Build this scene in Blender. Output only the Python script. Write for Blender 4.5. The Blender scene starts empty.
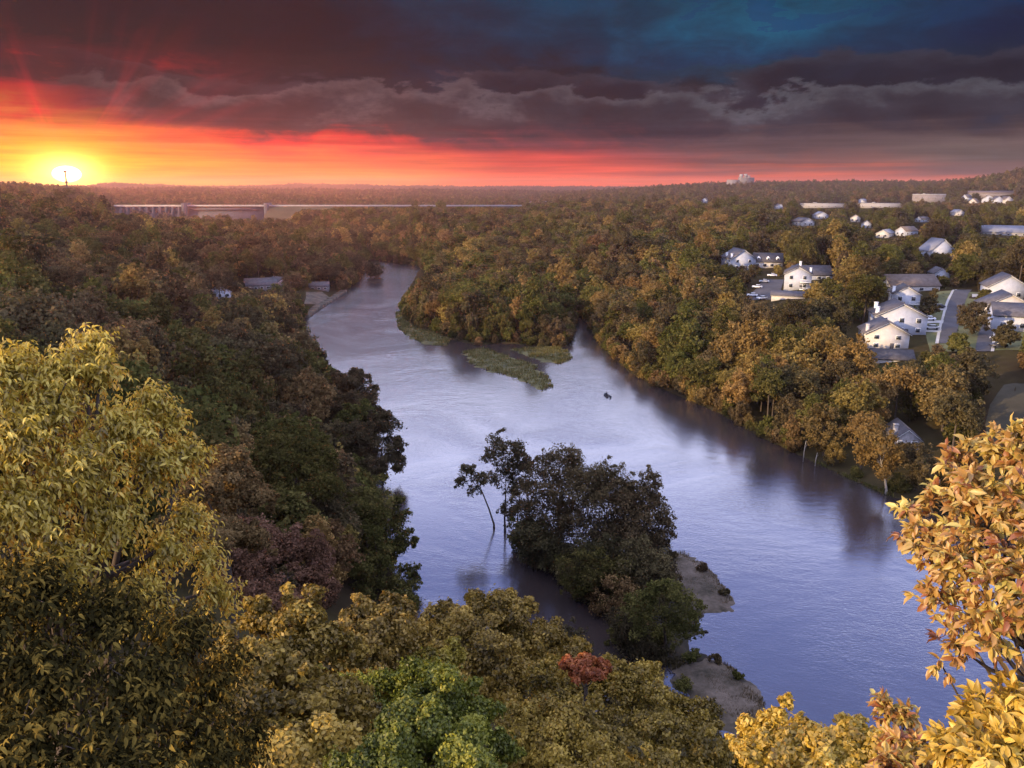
import bpy, math, random
import numpy as np
from mathutils import Vector, Matrix
PI = math.pi
C = bpy.context.scene.collection
RS = np.random.RandomState

# ------------------------------------------------------------------ camera
CAM = np.array([0.0, 0.0, 60.0]); F = 803.7; PITCH = math.radians(13.84)
CP, SP = math.cos(PITCH), math.sin(PITCH)
cd = bpy.data.cameras.new('camera'); cam = bpy.data.objects.new('camera', cd); C.objects.link(cam)
cam.location = CAM; cam.rotation_euler = (PI/2 - PITCH, 0, 0)
cd.sensor_width = 36; cd.lens = 18*F/512; cd.clip_end = 40000; cd.clip_start = 0.05
bpy.context.scene.camera = cam

def ray(px, py):
    a = (px-512)/F; b = (384-py)/F
    return np.array([a, CP + b*SP, -SP + b*CP])
def at_z(px, py, z=0.0):
    d = ray(px, py); t = (z-CAM[2])/d[2]
    return CAM + d*t
def at_d(px, py, d):                      # point at slant distance d
    r = ray(px, py); return CAM + r/np.linalg.norm(r)*d
def at_h(px, py, d):                      # point at horizontal distance d
    r = ray(px, py); return CAM + r/math.hypot(r[0], r[1])*d
def proj(x, y, z):
    zz = z-CAM[2]
    dep = y*CP - zz*SP
    dep = np.where(np.abs(dep) < 1e-6, 1e-6, dep)
    return 512 + F*x/dep, 384 - F*(y*SP + zz*CP)/dep, dep

# ------------------------------------------------------------------ helpers
def lin(r, g, b):
    f = lambda c: (c/12.92 if c <= 0.04045 else ((c+0.055)/1.055)**2.4)
    return (f(r/255), f(g/255), f(b/255), 1.0)
def smooth(a, b, x):
    t = np.clip((x-a)/(b-a), 0, 1); return t*t*(3-2*t)

def mesh_np(name, V, faces_flat, counts, mats=(), matidx=None, attr=None, smooth_=False):
    me = bpy.data.meshes.new(name)
    V = np.asarray(V, np.float32); faces_flat = np.asarray(faces_flat, np.int32); counts = np.asarray(counts, np.int32)
    me.vertices.add(len(V)); me.vertices.foreach_set('co', V.ravel())
    me.loops.add(len(faces_flat)); me.loops.foreach_set('vertex_index', faces_flat)
    me.polygons.add(len(counts))
    st = np.zeros(len(counts), np.int32); st[1:] = np.cumsum(counts)[:-1]
    me.polygons.foreach_set('loop_start', st)
    if matidx is not None: me.polygons.foreach_set('material_index', np.asarray(matidx, np.int32))
    if smooth_: me.polygons.foreach_set('use_smooth', np.ones(len(counts), bool))
    if attr is not None:
        a = me.attributes.new('tint', 'FLOAT', 'FACE'); a.data.foreach_set('value', np.asarray(attr, np.float32))
    for m in mats: me.materials.append(m)
    me.update(calc_edges=True)
    return me

class MB:
    """collects boxes, tubes and prisms; build() links them as one mesh object"""
    def __init__(s): s.V = []; s.F = []
    def add(s, V, Fs):
        n = len(s.V); s.V += [tuple(map(float, v)) for v in V]; s.F += [tuple(i+n for i in f) for f in Fs]; return s
    def box(s, x0, y0, z0, x1, y1, z1):
        return s.add([(x0,y0,z0),(x1,y0,z0),(x1,y1,z0),(x0,y1,z0),(x0,y0,z1),(x1,y0,z1),(x1,y1,z1),(x0,y1,z1)],
                     [(0,3,2,1),(4,5,6,7),(0,1,5,4),(1,2,6,5),(2,3,7,6),(3,0,4,7)])
    def prism_y(s, prof, y0, y1):          # prof: list of (x,z) counter-clockwise seen from -y
        n = len(prof)
        V = [(x,y0,z) for x,z in prof] + [(x,y1,z) for x,z in prof]
        Fs = [tuple(range(n)), tuple(range(2*n-1, n-1, -1))] + [(i, i+n, (i+1)%n+n, (i+1)%n) for i in range(n)]
        return s.add(V, Fs)
    def prism_x(s, prof, x0, x1):          # prof: list of (y,z)
        n = len(prof)
        V = [(x0,y,z) for y,z in prof] + [(x1,y,z) for y,z in prof]
        Fs = [tuple(range(n-1,-1,-1)), tuple(range(n, 2*n))] + [(i, (i+1)%n, (i+1)%n+n, i+n) for i in range(n)]
        return s.add(V, Fs)
    def tube(s, path, radii, k=7):
        V, Fs = tube_np([np.array(p, float) for p in path], radii, k)
        return s.add(V, Fs)
    def build(s, name, mat, parent=None, smooth_=False):
        fl = [i for f in s.F for i in f]
        me = mesh_np(name, s.V, fl, [len(f) for f in s.F], [mat], smooth_=smooth_)
        return link(name, me, parent)
def tube_np(path, radii, k=7):
    V = []; Fs = []
    n = len(path)
    for i, p in enumerate(path):
        t = path[min(i+1, n-1)] - path[max(i-1, 0)]; t = t/(np.linalg.norm(t)+1e-9)
        a = np.array([1.0,0,0]) if abs(t[0]) < 0.8 else np.array([0,1.0,0])
        u = np.cross(t, a); u /= np.linalg.norm(u); w = np.cross(t, u)
        for j in range(k):
            q = 2*PI*j/k; V.append(p + radii[i]*(math.cos(q)*u + math.sin(q)*w))
    for i in range(n-1):
        for j in range(k):
            Fs.append((i*k+j, i*k+(j+1)%k, (i+1)*k+(j+1)%k, (i+1)*k+j))
    Fs.append(tuple(range(k-1,-1,-1))); Fs.append(tuple((n-1)*k+j for j in range(k)))
    return V, Fs
def link(name, me, parent=None):
    o = bpy.data.objects.new(name, me); C.objects.link(o)
    if parent is not None: o.parent = parent
    return o
def thing(name, label, cat, loc=(0,0,0), rotz=0, group=None):
    o = bpy.data.objects.new(name, None); C.objects.link(o); o.empty_display_size = 0.3
    o.location = [float(v) for v in loc]; o.rotation_euler = (0,0,rotz); o['label'] = label; o['category'] = cat
    if group: o['group'] = group
    return o
def tag(o, label, cat, group=None):
    o['label'] = label; o['category'] = cat
    if group: o['group'] = group
    return o
def kind(o, k): o['kind'] = k; return o

# ------------------------------------------------------------------ materials
def newmat(name):
    m = bpy.data.materials.new(name); m.use_nodes = True; nt = m.node_tree; nt.nodes.clear()
    out = nt.nodes.new('ShaderNodeOutputMaterial'); return m, nt, out
def N(nt, t, **kw):
    n = nt.nodes.new(t)
    for k, v in kw.items(): setattr(n, k, v)
    return n
def mixrgb(nt, fac, a, b, mode='MIX'):
    n = nt.nodes.new('ShaderNodeMix'); n.data_type = 'RGBA'; n.blend_type = mode
    for s, v in ((n.inputs[0], fac), (n.inputs[6], a), (n.inputs[7], b)):
        if isinstance(v, (int, float)) : s.default_value = v
        elif isinstance(v, tuple): s.default_value = v
        else: nt.links.new(v, s)
    return n.outputs[2]
def math_(nt, op, a, b=None, c=None, clamp=False):
    n = nt.nodes.new('ShaderNodeMath'); n.operation = op; n.use_clamp = clamp
    for i, v in enumerate((a, b, c)):
        if v is None: continue
        if isinstance(v, (int, float)): n.inputs[i].default_value = v
        else: nt.links.new(v, n.inputs[i])
    return n.outputs[0]
def noise(nt, vec, scale, detail=4, rough=0.55, dist=0.0):
    n = N(nt, 'ShaderNodeTexNoise'); n.inputs['Scale'].default_value = scale; n.inputs['Detail'].default_value = detail
    n.inputs['Roughness'].default_value = rough; n.inputs['Distortion'].default_value = dist
    if vec is not None: nt.links.new(vec, n.inputs['Vector'])
    return n.outputs['Fac']
def ramp(nt, fac, stops, interp='LINEAR'):
    n = N(nt, 'ShaderNodeValToRGB'); e = n.color_ramp.elements; n.color_ramp.interpolation = interp
    stops = sorted(stops, key=lambda s: s[0])
    while len(e) < len(stops): e.new(0.5)
    for el, (p, c) in zip(e, stops): el.position = p; el.color = c
    nt.links.new(fac, n.inputs['Fac']); return n.outputs['Color']
def surf(name, c1, c2, scale=0.5, rough=0.85, spec=0.2, bump=0.0, detail=6, coord='Object'):
    m, nt, out = newmat(name)
    tc = N(nt, 'ShaderNodeTexCoord'); v = tc.outputs[coord]
    f1 = noise(nt, v, scale, detail, 0.65)
    f2 = noise(nt, v, scale*7.3, 4, 0.6)
    f = math_(nt, 'ADD', math_(nt, 'MULTIPLY', f1, 0.7), math_(nt, 'MULTIPLY', f2, 0.3))
    col = ramp(nt, f, [(0.35, c1), (0.65, c2)])
    p = N(nt, 'ShaderNodeBsdfPrincipled'); nt.links.new(col, p.inputs['Base Color'])
    p.inputs['Roughness'].default_value = rough; p.inputs['Specular IOR Level'].default_value = spec
    if bump:
        b = N(nt, 'ShaderNodeBump'); b.inputs['Strength'].default_value = bump; b.inputs['Distance'].default_value = 0.1
        nt.links.new(f2, b.inputs['Height']); nt.links.new(b.outputs[0], p.inputs['Normal'])
    nt.links.new(p.outputs[0], out.inputs[0]); return m
def leafmat(name, dark, mid, light, trans=0.38, gloss=0.0, vary=0.25):
    """foliage: pigment varies from leaf to leaf (face attribute) and from tree to tree"""
    m, nt, out = newmat(name)
    at = N(nt, 'ShaderNodeAttribute', attribute_name='tint'); oi = N(nt, 'ShaderNodeObjectInfo')
    col = ramp(nt, at.outputs['Fac'], [(0.0, dark), (0.5, mid), (1.0, light)])
    hs = N(nt, 'ShaderNodeHueSaturation')
    r = oi.outputs['Random']
    nt.links.new(math_(nt, 'ADD', 0.5, math_(nt, 'MULTIPLY', math_(nt, 'SUBTRACT', r, 0.5), 0.035)), hs.inputs['Hue'])
    r2 = math_(nt, 'FRACT', math_(nt, 'MULTIPLY', r, 17.31))
    nt.links.new(math_(nt, 'ADD', 1.0, math_(nt, 'MULTIPLY', math_(nt, 'SUBTRACT', r2, 0.5), 2*vary)), hs.inputs['Value'])
    nt.links.new(col, hs.inputs['Color'])
    d = N(nt, 'ShaderNodeBsdfDiffuse'); t = N(nt, 'ShaderNodeBsdfTranslucent')
    nt.links.new(hs.outputs[0], d.inputs[0]); nt.links.new(hs.outputs[0], t.inputs[0])
    mx = N(nt, 'ShaderNodeMixShader'); mx.inputs[0].default_value = trans
    nt.links.new(d.outputs[0], mx.inputs[1]); nt.links.new(t.outputs[0], mx.inputs[2])
    last = mx.outputs[0]
    if gloss:
        g = N(nt, 'ShaderNodeBsdfGlossy'); g.inputs['Roughness'].default_value = 0.45; g.inputs[0].default_value = (1,1,1,1)
        m2 = N(nt, 'ShaderNodeMixShader'); m2.inputs[0].default_value = gloss
        nt.links.new(last, m2.inputs[1]); nt.links.new(g.outputs[0], m2.inputs[2]); last = m2.outputs[0]
    nt.links.new(last, out.inputs[0]); return m

M = {}
M['bark'] = surf('bark', (0.045,0.034,0.026,1), (0.12,0.095,0.075,1), 2.0, 0.95, 0.1)
M['pale_bark'] = surf('pale_bark', (0.22,0.19,0.16,1), (0.42,0.38,0.33,1), 2.0, 0.9, 0.1)
LEAF = {   # family: dark, mid, light pigments
 'dark':   leafmat('dark_leaves',   (0.033,0.029,0.015,1), (0.079,0.064,0.033,1), (0.134,0.105,0.054,1)),
 'brown':  leafmat('brown_leaves',  (0.044,0.033,0.017,1), (0.116,0.088,0.044,1), (0.195,0.146,0.074,1)),
 'olive':  leafmat('olive_leaves',  (0.041,0.044,0.013,1), (0.102,0.097,0.028,1), (0.186,0.160,0.051,1)),
 'golden': leafmat('golden_leaves', (0.085,0.056,0.018,1), (0.230,0.155,0.050,1), (0.360,0.255,0.090,1)),
 'green':  leafmat('green_leaves',  (0.034,0.034,0.010,1), (0.090,0.085,0.022,1), (0.155,0.140,0.042,1)),
 'red':    leafmat('red_leaves',    (0.090,0.026,0.016,1), (0.220,0.065,0.042,1), (0.330,0.130,0.090,1)),
 'rust':   leafmat('rust_leaves',   (0.074,0.046,0.019,1), (0.180,0.118,0.050,1), (0.290,0.195,0.085,1)),
}
NEAR = {
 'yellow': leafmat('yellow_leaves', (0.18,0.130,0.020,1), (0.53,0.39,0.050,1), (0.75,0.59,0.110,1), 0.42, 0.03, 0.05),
 'shade':  leafmat('olive_brown_leaves', (0.020,0.018,0.007,1), (0.056,0.050,0.015,1), (0.30,0.23,0.045,1), 0.3, 0.0, 0.05),  # olive brown leaves, with the shade they stand in put into the colour
 'orange': leafmat('orange_leaves', (0.30,0.12,0.040,1), (0.50,0.33,0.085,1), (0.56,0.50,0.125,1), 0.40, 0.04, 0.05),
 'gold':   leafmat('gold_olive_leaves', (0.060,0.047,0.010,1), (0.245,0.180,0.028,1), (0.540,0.410,0.072,1), 0.38, 0.02, 0.08),
 'bright_green': leafmat('bright_green_leaves', (0.045,0.052,0.008,1), (0.145,0.150,0.018,1), (0.360,0.310,0.045,1), 0.38, 0.02, 0.05),
 'crimson': leafmat('crimson_leaves', (0.12,0.022,0.012,1), (0.32,0.070,0.030,1), (0.45,0.15,0.05,1), 0.38, 0.02, 0.05),
 'pink_red': leafmat('dusky_red_leaves', (0.070,0.034,0.020,1), (0.190,0.098,0.064,1), (0.350,0.185,0.130,1), 0.38, 0.0, 0.05),
}
M['white_wall'] = surf('white_siding', (0.33,0.35,0.41,1), (0.46,0.48,0.54,1), 0.6, 0.7)
M['beige_wall'] = surf('beige_siding', (0.42,0.39,0.37,1), (0.56,0.53,0.50,1), 0.6, 0.8)
M['tan_wall'] = surf('tan_wall', (0.17,0.15,0.15,1), (0.25,0.22,0.215,1), 0.3, 0.85)
M['stone_wall'] = surf('grey_stone', (0.20,0.19,0.20,1), (0.40,0.38,0.38,1), 1.2, 0.9)
M['brick_red'] = surf('red_brick', (0.24,0.07,0.045,1), (0.40,0.14,0.08,1), 0.9, 0.9)
M['grey_roof'] = surf('grey_shingle', (0.060,0.056,0.066,1), (0.115,0.108,0.122,1), 0.7, 0.9)
M['dark_roof'] = surf('charcoal_shingle', (0.045,0.042,0.048,1), (0.095,0.088,0.095,1), 0.7, 0.9)
M['brown_roof'] = surf('brown_shingle', (0.10,0.075,0.065,1), (0.18,0.14,0.12,1), 0.7, 0.9)
M['pale_roof'] = surf('pale_metal_roof', (0.13,0.135,0.165,1), (0.20,0.205,0.245,1), 0.25, 0.6)
M['trim'] = surf('white_trim', (0.70,0.70,0.70,1), (0.80,0.80,0.80,1), 1.0, 0.6)
M['glass'] = surf('window_glass', (0.02,0.025,0.03,1), (0.05,0.055,0.065,1), 0.5, 0.12, 0.6)
M['asphalt'] = surf('asphalt', (0.040,0.038,0.045,1), (0.075,0.072,0.082,1), 0.15, 0.9)
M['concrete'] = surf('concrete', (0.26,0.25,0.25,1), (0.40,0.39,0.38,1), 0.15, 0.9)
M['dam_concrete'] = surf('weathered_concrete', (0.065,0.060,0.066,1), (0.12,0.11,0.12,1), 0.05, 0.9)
M['gate_steel'] = surf('gate_steel', (0.08,0.08,0.09,1), (0.14,0.14,0.15,1), 0.2, 0.7)
M['lawn'] = surf('lawn', (0.060,0.068,0.026,1), (0.115,0.115,0.050,1), 0.12, 0.95)
M['dry_grass'] = surf('dry_grass', (0.085,0.080,0.040,1), (0.19,0.16,0.095,1), 0.10, 0.95)
M['marsh'] = surf('marsh_grass', (0.040,0.038,0.018,1), (0.14,0.125,0.050,1), 0.30, 0.95)
M['rough_grass'] = surf('rough_grass', (0.030,0.027,0.018,1), (0.060,0.052,0.034,1), 0.05, 0.95)
M['gravel'] = surf('gravel', (0.034,0.030,0.020,1), (0.155,0.122,0.098,1), 0.22, 0.95, 0.15, 0.5)
M['soil'] = surf('island_soil', (0.016,0.014,0.010,1), (0.040,0.032,0.022,1), 0.4, 0.95)
M['steel'] = surf('mast_steel', (0.06,0.05,0.05,1), (0.10,0.09,0.09,1), 1.0, 0.6)
M['red_paint'] = surf('red_paint', (0.35,0.03,0.02,1), (0.45,0.05,0.03,1), 1.0, 0.6)
M['tyre'] = surf('rubber', (0.015,0.015,0.015,1), (0.03,0.03,0.03,1), 3.0, 0.9)
M['hull'] = surf('dark_boat_paint', (0.015,0.018,0.03,1), (0.03,0.035,0.05,1), 1.0, 0.5)
M['cloth'] = surf('dark_jacket', (0.012,0.014,0.03,1), (0.03,0.034,0.06,1), 5.0, 0.95)
M['skin'] = surf('skin', (0.40,0.25,0.18,1), (0.50,0.32,0.24,1), 8.0, 0.7)

# ------------------------------------------------------------------ river outline (on the water plane z = 0)
# banks traced upstream along the right side of the valley, then back down the left side
def Z0(pts): return [tuple(at_z(x, y)[:2]) for x, y in pts]
bank_right = Z0([(1024,545),(960,520),(884,494),(850,479),(805,458),(760,437),(720,414),(690,401),(662,389),(635,376),(612,358),(596,338),(586,322),(577,316),(573,326),
                 (572,340),(566,347),(540,346),(500,343),(478,346),(455,340),(440,334),(418,329),(403,318),(402,302),(408,288),(418,276),(426,268)])
upstream = [(-95,650),(-190,770),(-330,860),(-330,905),(-195,815),(-120,690)]
bank_left = Z0([(366,266),(362,274),(356,284),(340,294),(318,308),(300,320),(300,335),(316,358),(330,376),(350,392),(366,415),(372,440),(368,470),(370,500),(376,535),(392,570),(400,606)])
near_bank = [(-12,99),(2,88),(16,78),(30,72),(55,72),(90,76),(150,82),(300,90),(420,100)]
far_right = [(420,150),(300,132),(190,128),(130,132)]
RIVER = np.array(bank_right + upstream + bank_left + near_bank + far_right)

def inside(poly, x, y):
    x = np.asarray(x, float); y = np.asarray(y, float); r = np.zeros(x.shape, bool)
    n = len(poly)
    for i in range(n):
        x0, y0 = poly[i]; x1, y1 = poly[(i+1) % n]
        if y0 == y1: continue
        c = ((y0 > y) != (y1 > y)) & (x < (x1-x0)*(y-y0)/(y1-y0)+x0)
        r ^= c
    return r
def dist_poly(poly, x, y):
    d = np.full(np.shape(x), 1e9)
    n = len(poly)
    for i in range(n):
        ax, ay = poly[i]; bx, by = poly[(i+1) % n]
        ex, ey = bx-ax, by-ay; L = ex*ex+ey*ey+1e-12
        t = np.clip(((x-ax)*ex+(y-ay)*ey)/L, 0, 1)
        d = np.minimum(d, (x-ax-t*ex)**2+(y-ay-t*ey)**2)
    return np.sqrt(d)
# value noise for terrain
_tab = RS(5).rand(256, 256)
def vnoise(x, y):
    xi = np.floor(x).astype(int); yi = np.floor(y).astype(int); fx = x-xi; fy = y-yi
    fx = fx*fx*(3-2*fx); fy = fy*fy*(3-2*fy)
    g = lambda i, j: _tab[i & 255, j & 255]
    return (g(xi,yi)*(1-fx)+g(xi+1,yi)*fx)*(1-fy) + (g(xi,yi+1)*(1-fx)+g(xi+1,yi+1)*fx)*fy
def fbm(x, y, o=4):
    s = 0; a = 0.5; t = 0
    for k in range(o):
        s = s + a*(vnoise(x*2**k+17.3*k, y*2**k+9.1*k)); t += a; a *= 0.5
    return s/t - 0.5

# rows (in the photograph) at which the tree tops or the ground of the far country stand, by column and distance
PX = np.array([-400, 0, 80, 110, 200, 275, 300, 340, 420, 520, 600, 700, 800, 930, 985, 1024, 1080, 1400])
SKY = np.array([186, 189, 195, 206, 221, 224, 214, 207, 208, 206, 203, 200, 200, 200, 200, 200, 200, 200])   # canopy limit within 1300 m
DD = np.array([1430, 1900, 2600, 3500, 4600, 5800, 7000])
FAR = np.array([  # rows: columns of PX
 [190,189,197,212,226,228,226,222,216,208,203,203,208,208,206,204,204,204],
 [189,189,194,201,202,202,202,203,204,203,199,196,198,191,181,172,168,168],
 [187,188,191,195,196,197,197,198,199,200,193,186,185,185,182,180,178,178],
 [187,189,190,191,189.5,191.5,190.5,192,191,193,194,189,187,187,186,185,184,184],
 [193,193,194,195,195,196,196,196,196,196,196,193,192,192,192,192,192,192],
 [187,187.5,186.5,184.8,187,186.2,184.9,186.6,187.3,187,188.5,187.5,186.5,187,187,187,186,186],
 [190,190,190,190,190,190,190,190,190,190,190,190,190,190,190,190,190,190]], float)
def col_interp(px, rows):
    return np.interp(px, PX, rows)
def height(x, y):
    x = np.asarray(x, float); y = np.asarray(y, float)
    d = dist_poly(RIVER, x, y); ins = inside(RIVER, x, y)
    D = np.hypot(x, y)+1e-6
    az = np.arctan2(x, np.maximum(y, 1e-3)); px = 512 + F*np.tan(np.clip(az, -1.2, 1.2))/CP
    px = np.where(y > 0.05*D, px, np.where(x < 0, -400, 1400))
    # near bluff and left hillside
    leftside = smooth(10, -10, x - (-30 + 0.0*y)) 
    k = np.interp(y, [-50, 40, 110, 180, 300, 600], [0.72, 0.72, 0.50, 0.30, 0.24, 0.17])
    cap = np.interp(y, [-50, 100, 250, 600], [52, 50, 46, 50])
    hl = cap*np.tanh(k*d/cap*1.1)*1.02 + 10*smooth(0, 60, -x-0.74*y-18)*smooth(25, 80, y)*smooth(420, 250, y)  # last term: unseen rise off to the left, added to shade the hillside
    # right side of the valley: a bench with streets, then rolling country
    hr = 0.2 + 15.8*smooth(1, 95, d) + 6*smooth(120, 420, d)
    mid_x = np.interp(y, [0, 75, 110, 160, 250, 300, 420, 640, 900], [40, 40, 10, -20, -20, -40, -85, -105, -280])
    side = (x > mid_x) & (y > 100) | ((x > 60) & (y > 110))
    h = np.where(side, hr, hl)
    # peninsula stays low
    pen = (x > mid_x) & (x < 40) & (y > 240) & (y < 620)
    h = np.where(pen, 0.3 + 5*smooth(6, 90, d) + 8*smooth(500, 640, y), h)
    h = h + fbm(x*0.012, y*0.012)*np.clip(d*0.12, 0, 9) + fbm(x*0.05+40, y*0.05)*np.clip(d*0.06, 0, 2)
    # nothing within 1300 m stands higher than the photograph's skyline
    dz = lambda rows: ((384-rows)/F*CP - SP)/np.hypot((px-512)/F, CP+(384-rows)/F*SP)
    lim = CAM[2] + D*dz(col_interp(px, SKY)) - 15
    w = smooth(350, 700, D)
    lim = np.maximum(lim, 0.8)
    h = np.where(D > 350, h*(1-w) + np.minimum(h, lim)*w, h)
    # far country
    rowsD = np.stack([col_interp(px, FAR[i]) for i in range(len(DD))])
    zt = np.stack([CAM[2] + DD[i]*dz(rowsD[i]) for i in range(len(DD))])
    idx = np.clip(np.searchsorted(DD, D)-1, 0, len(DD)-2)
    t = np.clip((D-DD[idx])/(DD[idx+1]-DD[idx]), 0, 1); t = t*t*(3-2*t)
    ii = np.arange(zt.shape[1]) if zt.ndim == 2 else None
    sh = zt.reshape(len(DD), -1); fi = idx.ravel(); k_ = np.arange(sh.shape[1])
    zf = (sh[fi, k_]*(1-t.ravel()) + sh[fi+1, k_]*t.ravel()).reshape(D.shape)
    zf = zf - 8 + fbm(x*0.004, y*0.004)*np.interp(D, [1300, 2500, 6000], [4, 14, 30])*np.where((px > 950) & (D > 2200), 0.6, 1)
    w = smooth(1300, 1500, D)
    h = h*(1-w) + zf*w
    bank = np.minimum(0.15 + d*0.16, 1.2)
    h = np.maximum(h, bank)
    return np.where(ins, -np.minimum(0.3+d*0.25, 2.5), h)
def h1(x, y): return float(height(np.array([x]), np.array([y]))[0])
_dcache = np.concatenate([np.linspace(3, 60, 120), np.geomspace(60, 7000, 900)])
def ground(px, py):
    """where the line of sight through a pixel first meets the ground"""
    r = ray(px, py); t = _dcache/math.hypot(r[0], r[1])
    P = CAM + r[None]*t[:, None]
    g = P[:, 2] - np.maximum(height(P[:, 0], P[:, 1]), 0)
    i = np.where(g < 0)[0]
    if not len(i): return P[-1]
    i = i[0]; a = g[i-1]/(g[i-1]-g[i]) if i > 0 else 0
    p = P[i-1]*(1-a)+P[i]*a; p[2] = h1(p[0], p[1]); return p

# ------------------------------------------------------------------ ground sheet
def build_ground():
    rad = np.concatenate([[4], np.geomspace(7, 40, 14), np.geomspace(42, 700, 330), np.geomspace(710, 6600, 150)])
    ang = np.radians(np.concatenate([np.linspace(-180, -48, 45), np.linspace(-47, -38, 15), np.linspace(-37.8, 37.8, 430), np.linspace(38, 47, 15), np.linspace(48, 177, 45)]))
    R, A = np.meshgrid(rad, ang, indexing='ij')
    X = R*np.sin(A); Y = R*np.cos(A); Zh = height(X.ravel(), Y.ravel())
    V = np.stack([X.ravel(), Y.ravel(), Zh], 1)
    n, m = R.shape
    i = np.arange(n-1)[:, None]; j = np.arange(m)[None]; jn = (j+1) % m
    q = np.stack([i*m+j, (i+1)*m+j, (i+1)*m+jn, i*m+jn], -1).reshape(-1, 4)[:, ::-1]
    V = np.vstack([V, [[0, 0, h1(0, 0.5)]]]); c = len(V)-1
    tri = [(c, (k+1) % m, k) for k in range(m)]
    flat = np.concatenate([q.ravel(), np.array(tri).ravel()]); cnt = np.concatenate([np.full(len(q), 4), np.full(m, 3)])
    m_, nt, out = newmat('ground_cover')
    tc = N(nt, 'ShaderNodeTexCoord'); v = tc.outputs['Object']
    a = noise(nt, v, 0.02, 5); b = noise(nt, v, 0.35, 6, 0.7)
    c1 = ramp(nt, a, [(0.35, (0.034,0.025,0.017,1)), (0.55, (0.042,0.036,0.018,1)), (0.7, (0.060,0.048,0.027,1))])
    c2 = mixrgb(nt, b, (0.55,0.55,0.55,1), (1.4,1.35,1.25,1))
    col = mixrgb(nt, 1.0, c1, c2, 'MULTIPLY')
    p = N(nt, 'ShaderNodeBsdfDiffuse'); nt.links.new(col, p.inputs[0]); nt.links.new(p.outputs[0], out.inputs[0])
    o = link('ground', mesh_np('ground', V, flat, cnt, [m_], smooth_=True)); kind(o, 'structure')
build_ground()

def build_water():
    m, nt, out = newmat('river_water')
    tc = N(nt, 'ShaderNodeTexCoord'); v = tc.outputs['Object']
    mp = N(nt, 'ShaderNodeMapping'); mp.inputs['Rotation'].default_value = (0, 0, math.radians(35)); mp.inputs['Scale'].default_value = (0.55, 1.0, 1)
    nt.links.new(v, mp.inputs[0]); vv = mp.outputs[0]
    n1 = noise(nt, vv, 0.55, 3, 0.55, 0.6); n2 = noise(nt, vv, 2.6, 3, 0.6, 0.4); n3 = noise(nt, vv, 0.09, 3, 0.5, 0.8)
    pat = noise(nt, v, 0.022, 4, 0.6, 1.2)
    amp = N(nt, 'ShaderNodeMapRange'); amp.inputs[1].default_value = 0.38; amp.inputs[2].default_value = 0.62; amp.inputs[3].default_value = 0.35; amp.inputs[4].default_value = 1.25
    nt.links.new(pat, amp.inputs[0])
    hgt = math_(nt, 'ADD', math_(nt, 'MULTIPLY', n1, 0.07), math_(nt, 'ADD', math_(nt, 'MULTIPLY', n2, 0.060), math_(nt, 'MULTIPLY', n3, 0.06)))
    hgt = math_(nt, 'MULTIPLY', hgt, amp.outputs[0])
    bp = N(nt, 'ShaderNodeBump'); bp.inputs['Strength'].default_value = 0.55; bp.inputs['Distance'].default_value = 1.0
    nt.links.new(hgt, bp.inputs['Height'])
    d = N(nt, 'ShaderNodeBsdfDiffuse'); d.inputs[0].default_value = (0.034,0.026,0.026,1)
    g = N(nt, 'ShaderNodeBsdfGlossy'); g.inputs['Roughness'].default_value = 0.15; g.inputs[0].default_value = (0.94,0.94,1,1)
    fr = N(nt, 'ShaderNodeFresnel'); fr.inputs['IOR'].default_value = 2.0
    for s in (g, fr): nt.links.new(bp.outputs[0], s.inputs['Normal'])
    mx = N(nt, 'ShaderNodeMixShader'); nt.links.new(fr.outputs[0], mx.inputs[0]); nt.links.new(d.outputs[0], mx.inputs[1]); nt.links.new(g.outputs[0], mx.inputs[2])
    nt.links.new(mx.outputs[0], out.inputs[0])
    P = RIVER; lo = P.min(0)-8; hi = P.max(0)+8
    me = mesh_np('river', [(lo[0],lo[1],0),(hi[0],lo[1],0),(hi[0],hi[1],0),(lo[0],hi[1],0)], [0,1,2,3], [4], [m])
    kind(link('river', me), 'structure')
    M['water'] = m
    # the reservoir beyond the dam shows as a bright sliver
    z = CAM[2] + 1700*((384-203.0)/F*CP - SP)/math.hypot(0, CP+(384-203)/F*SP)
build_water()

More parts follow.
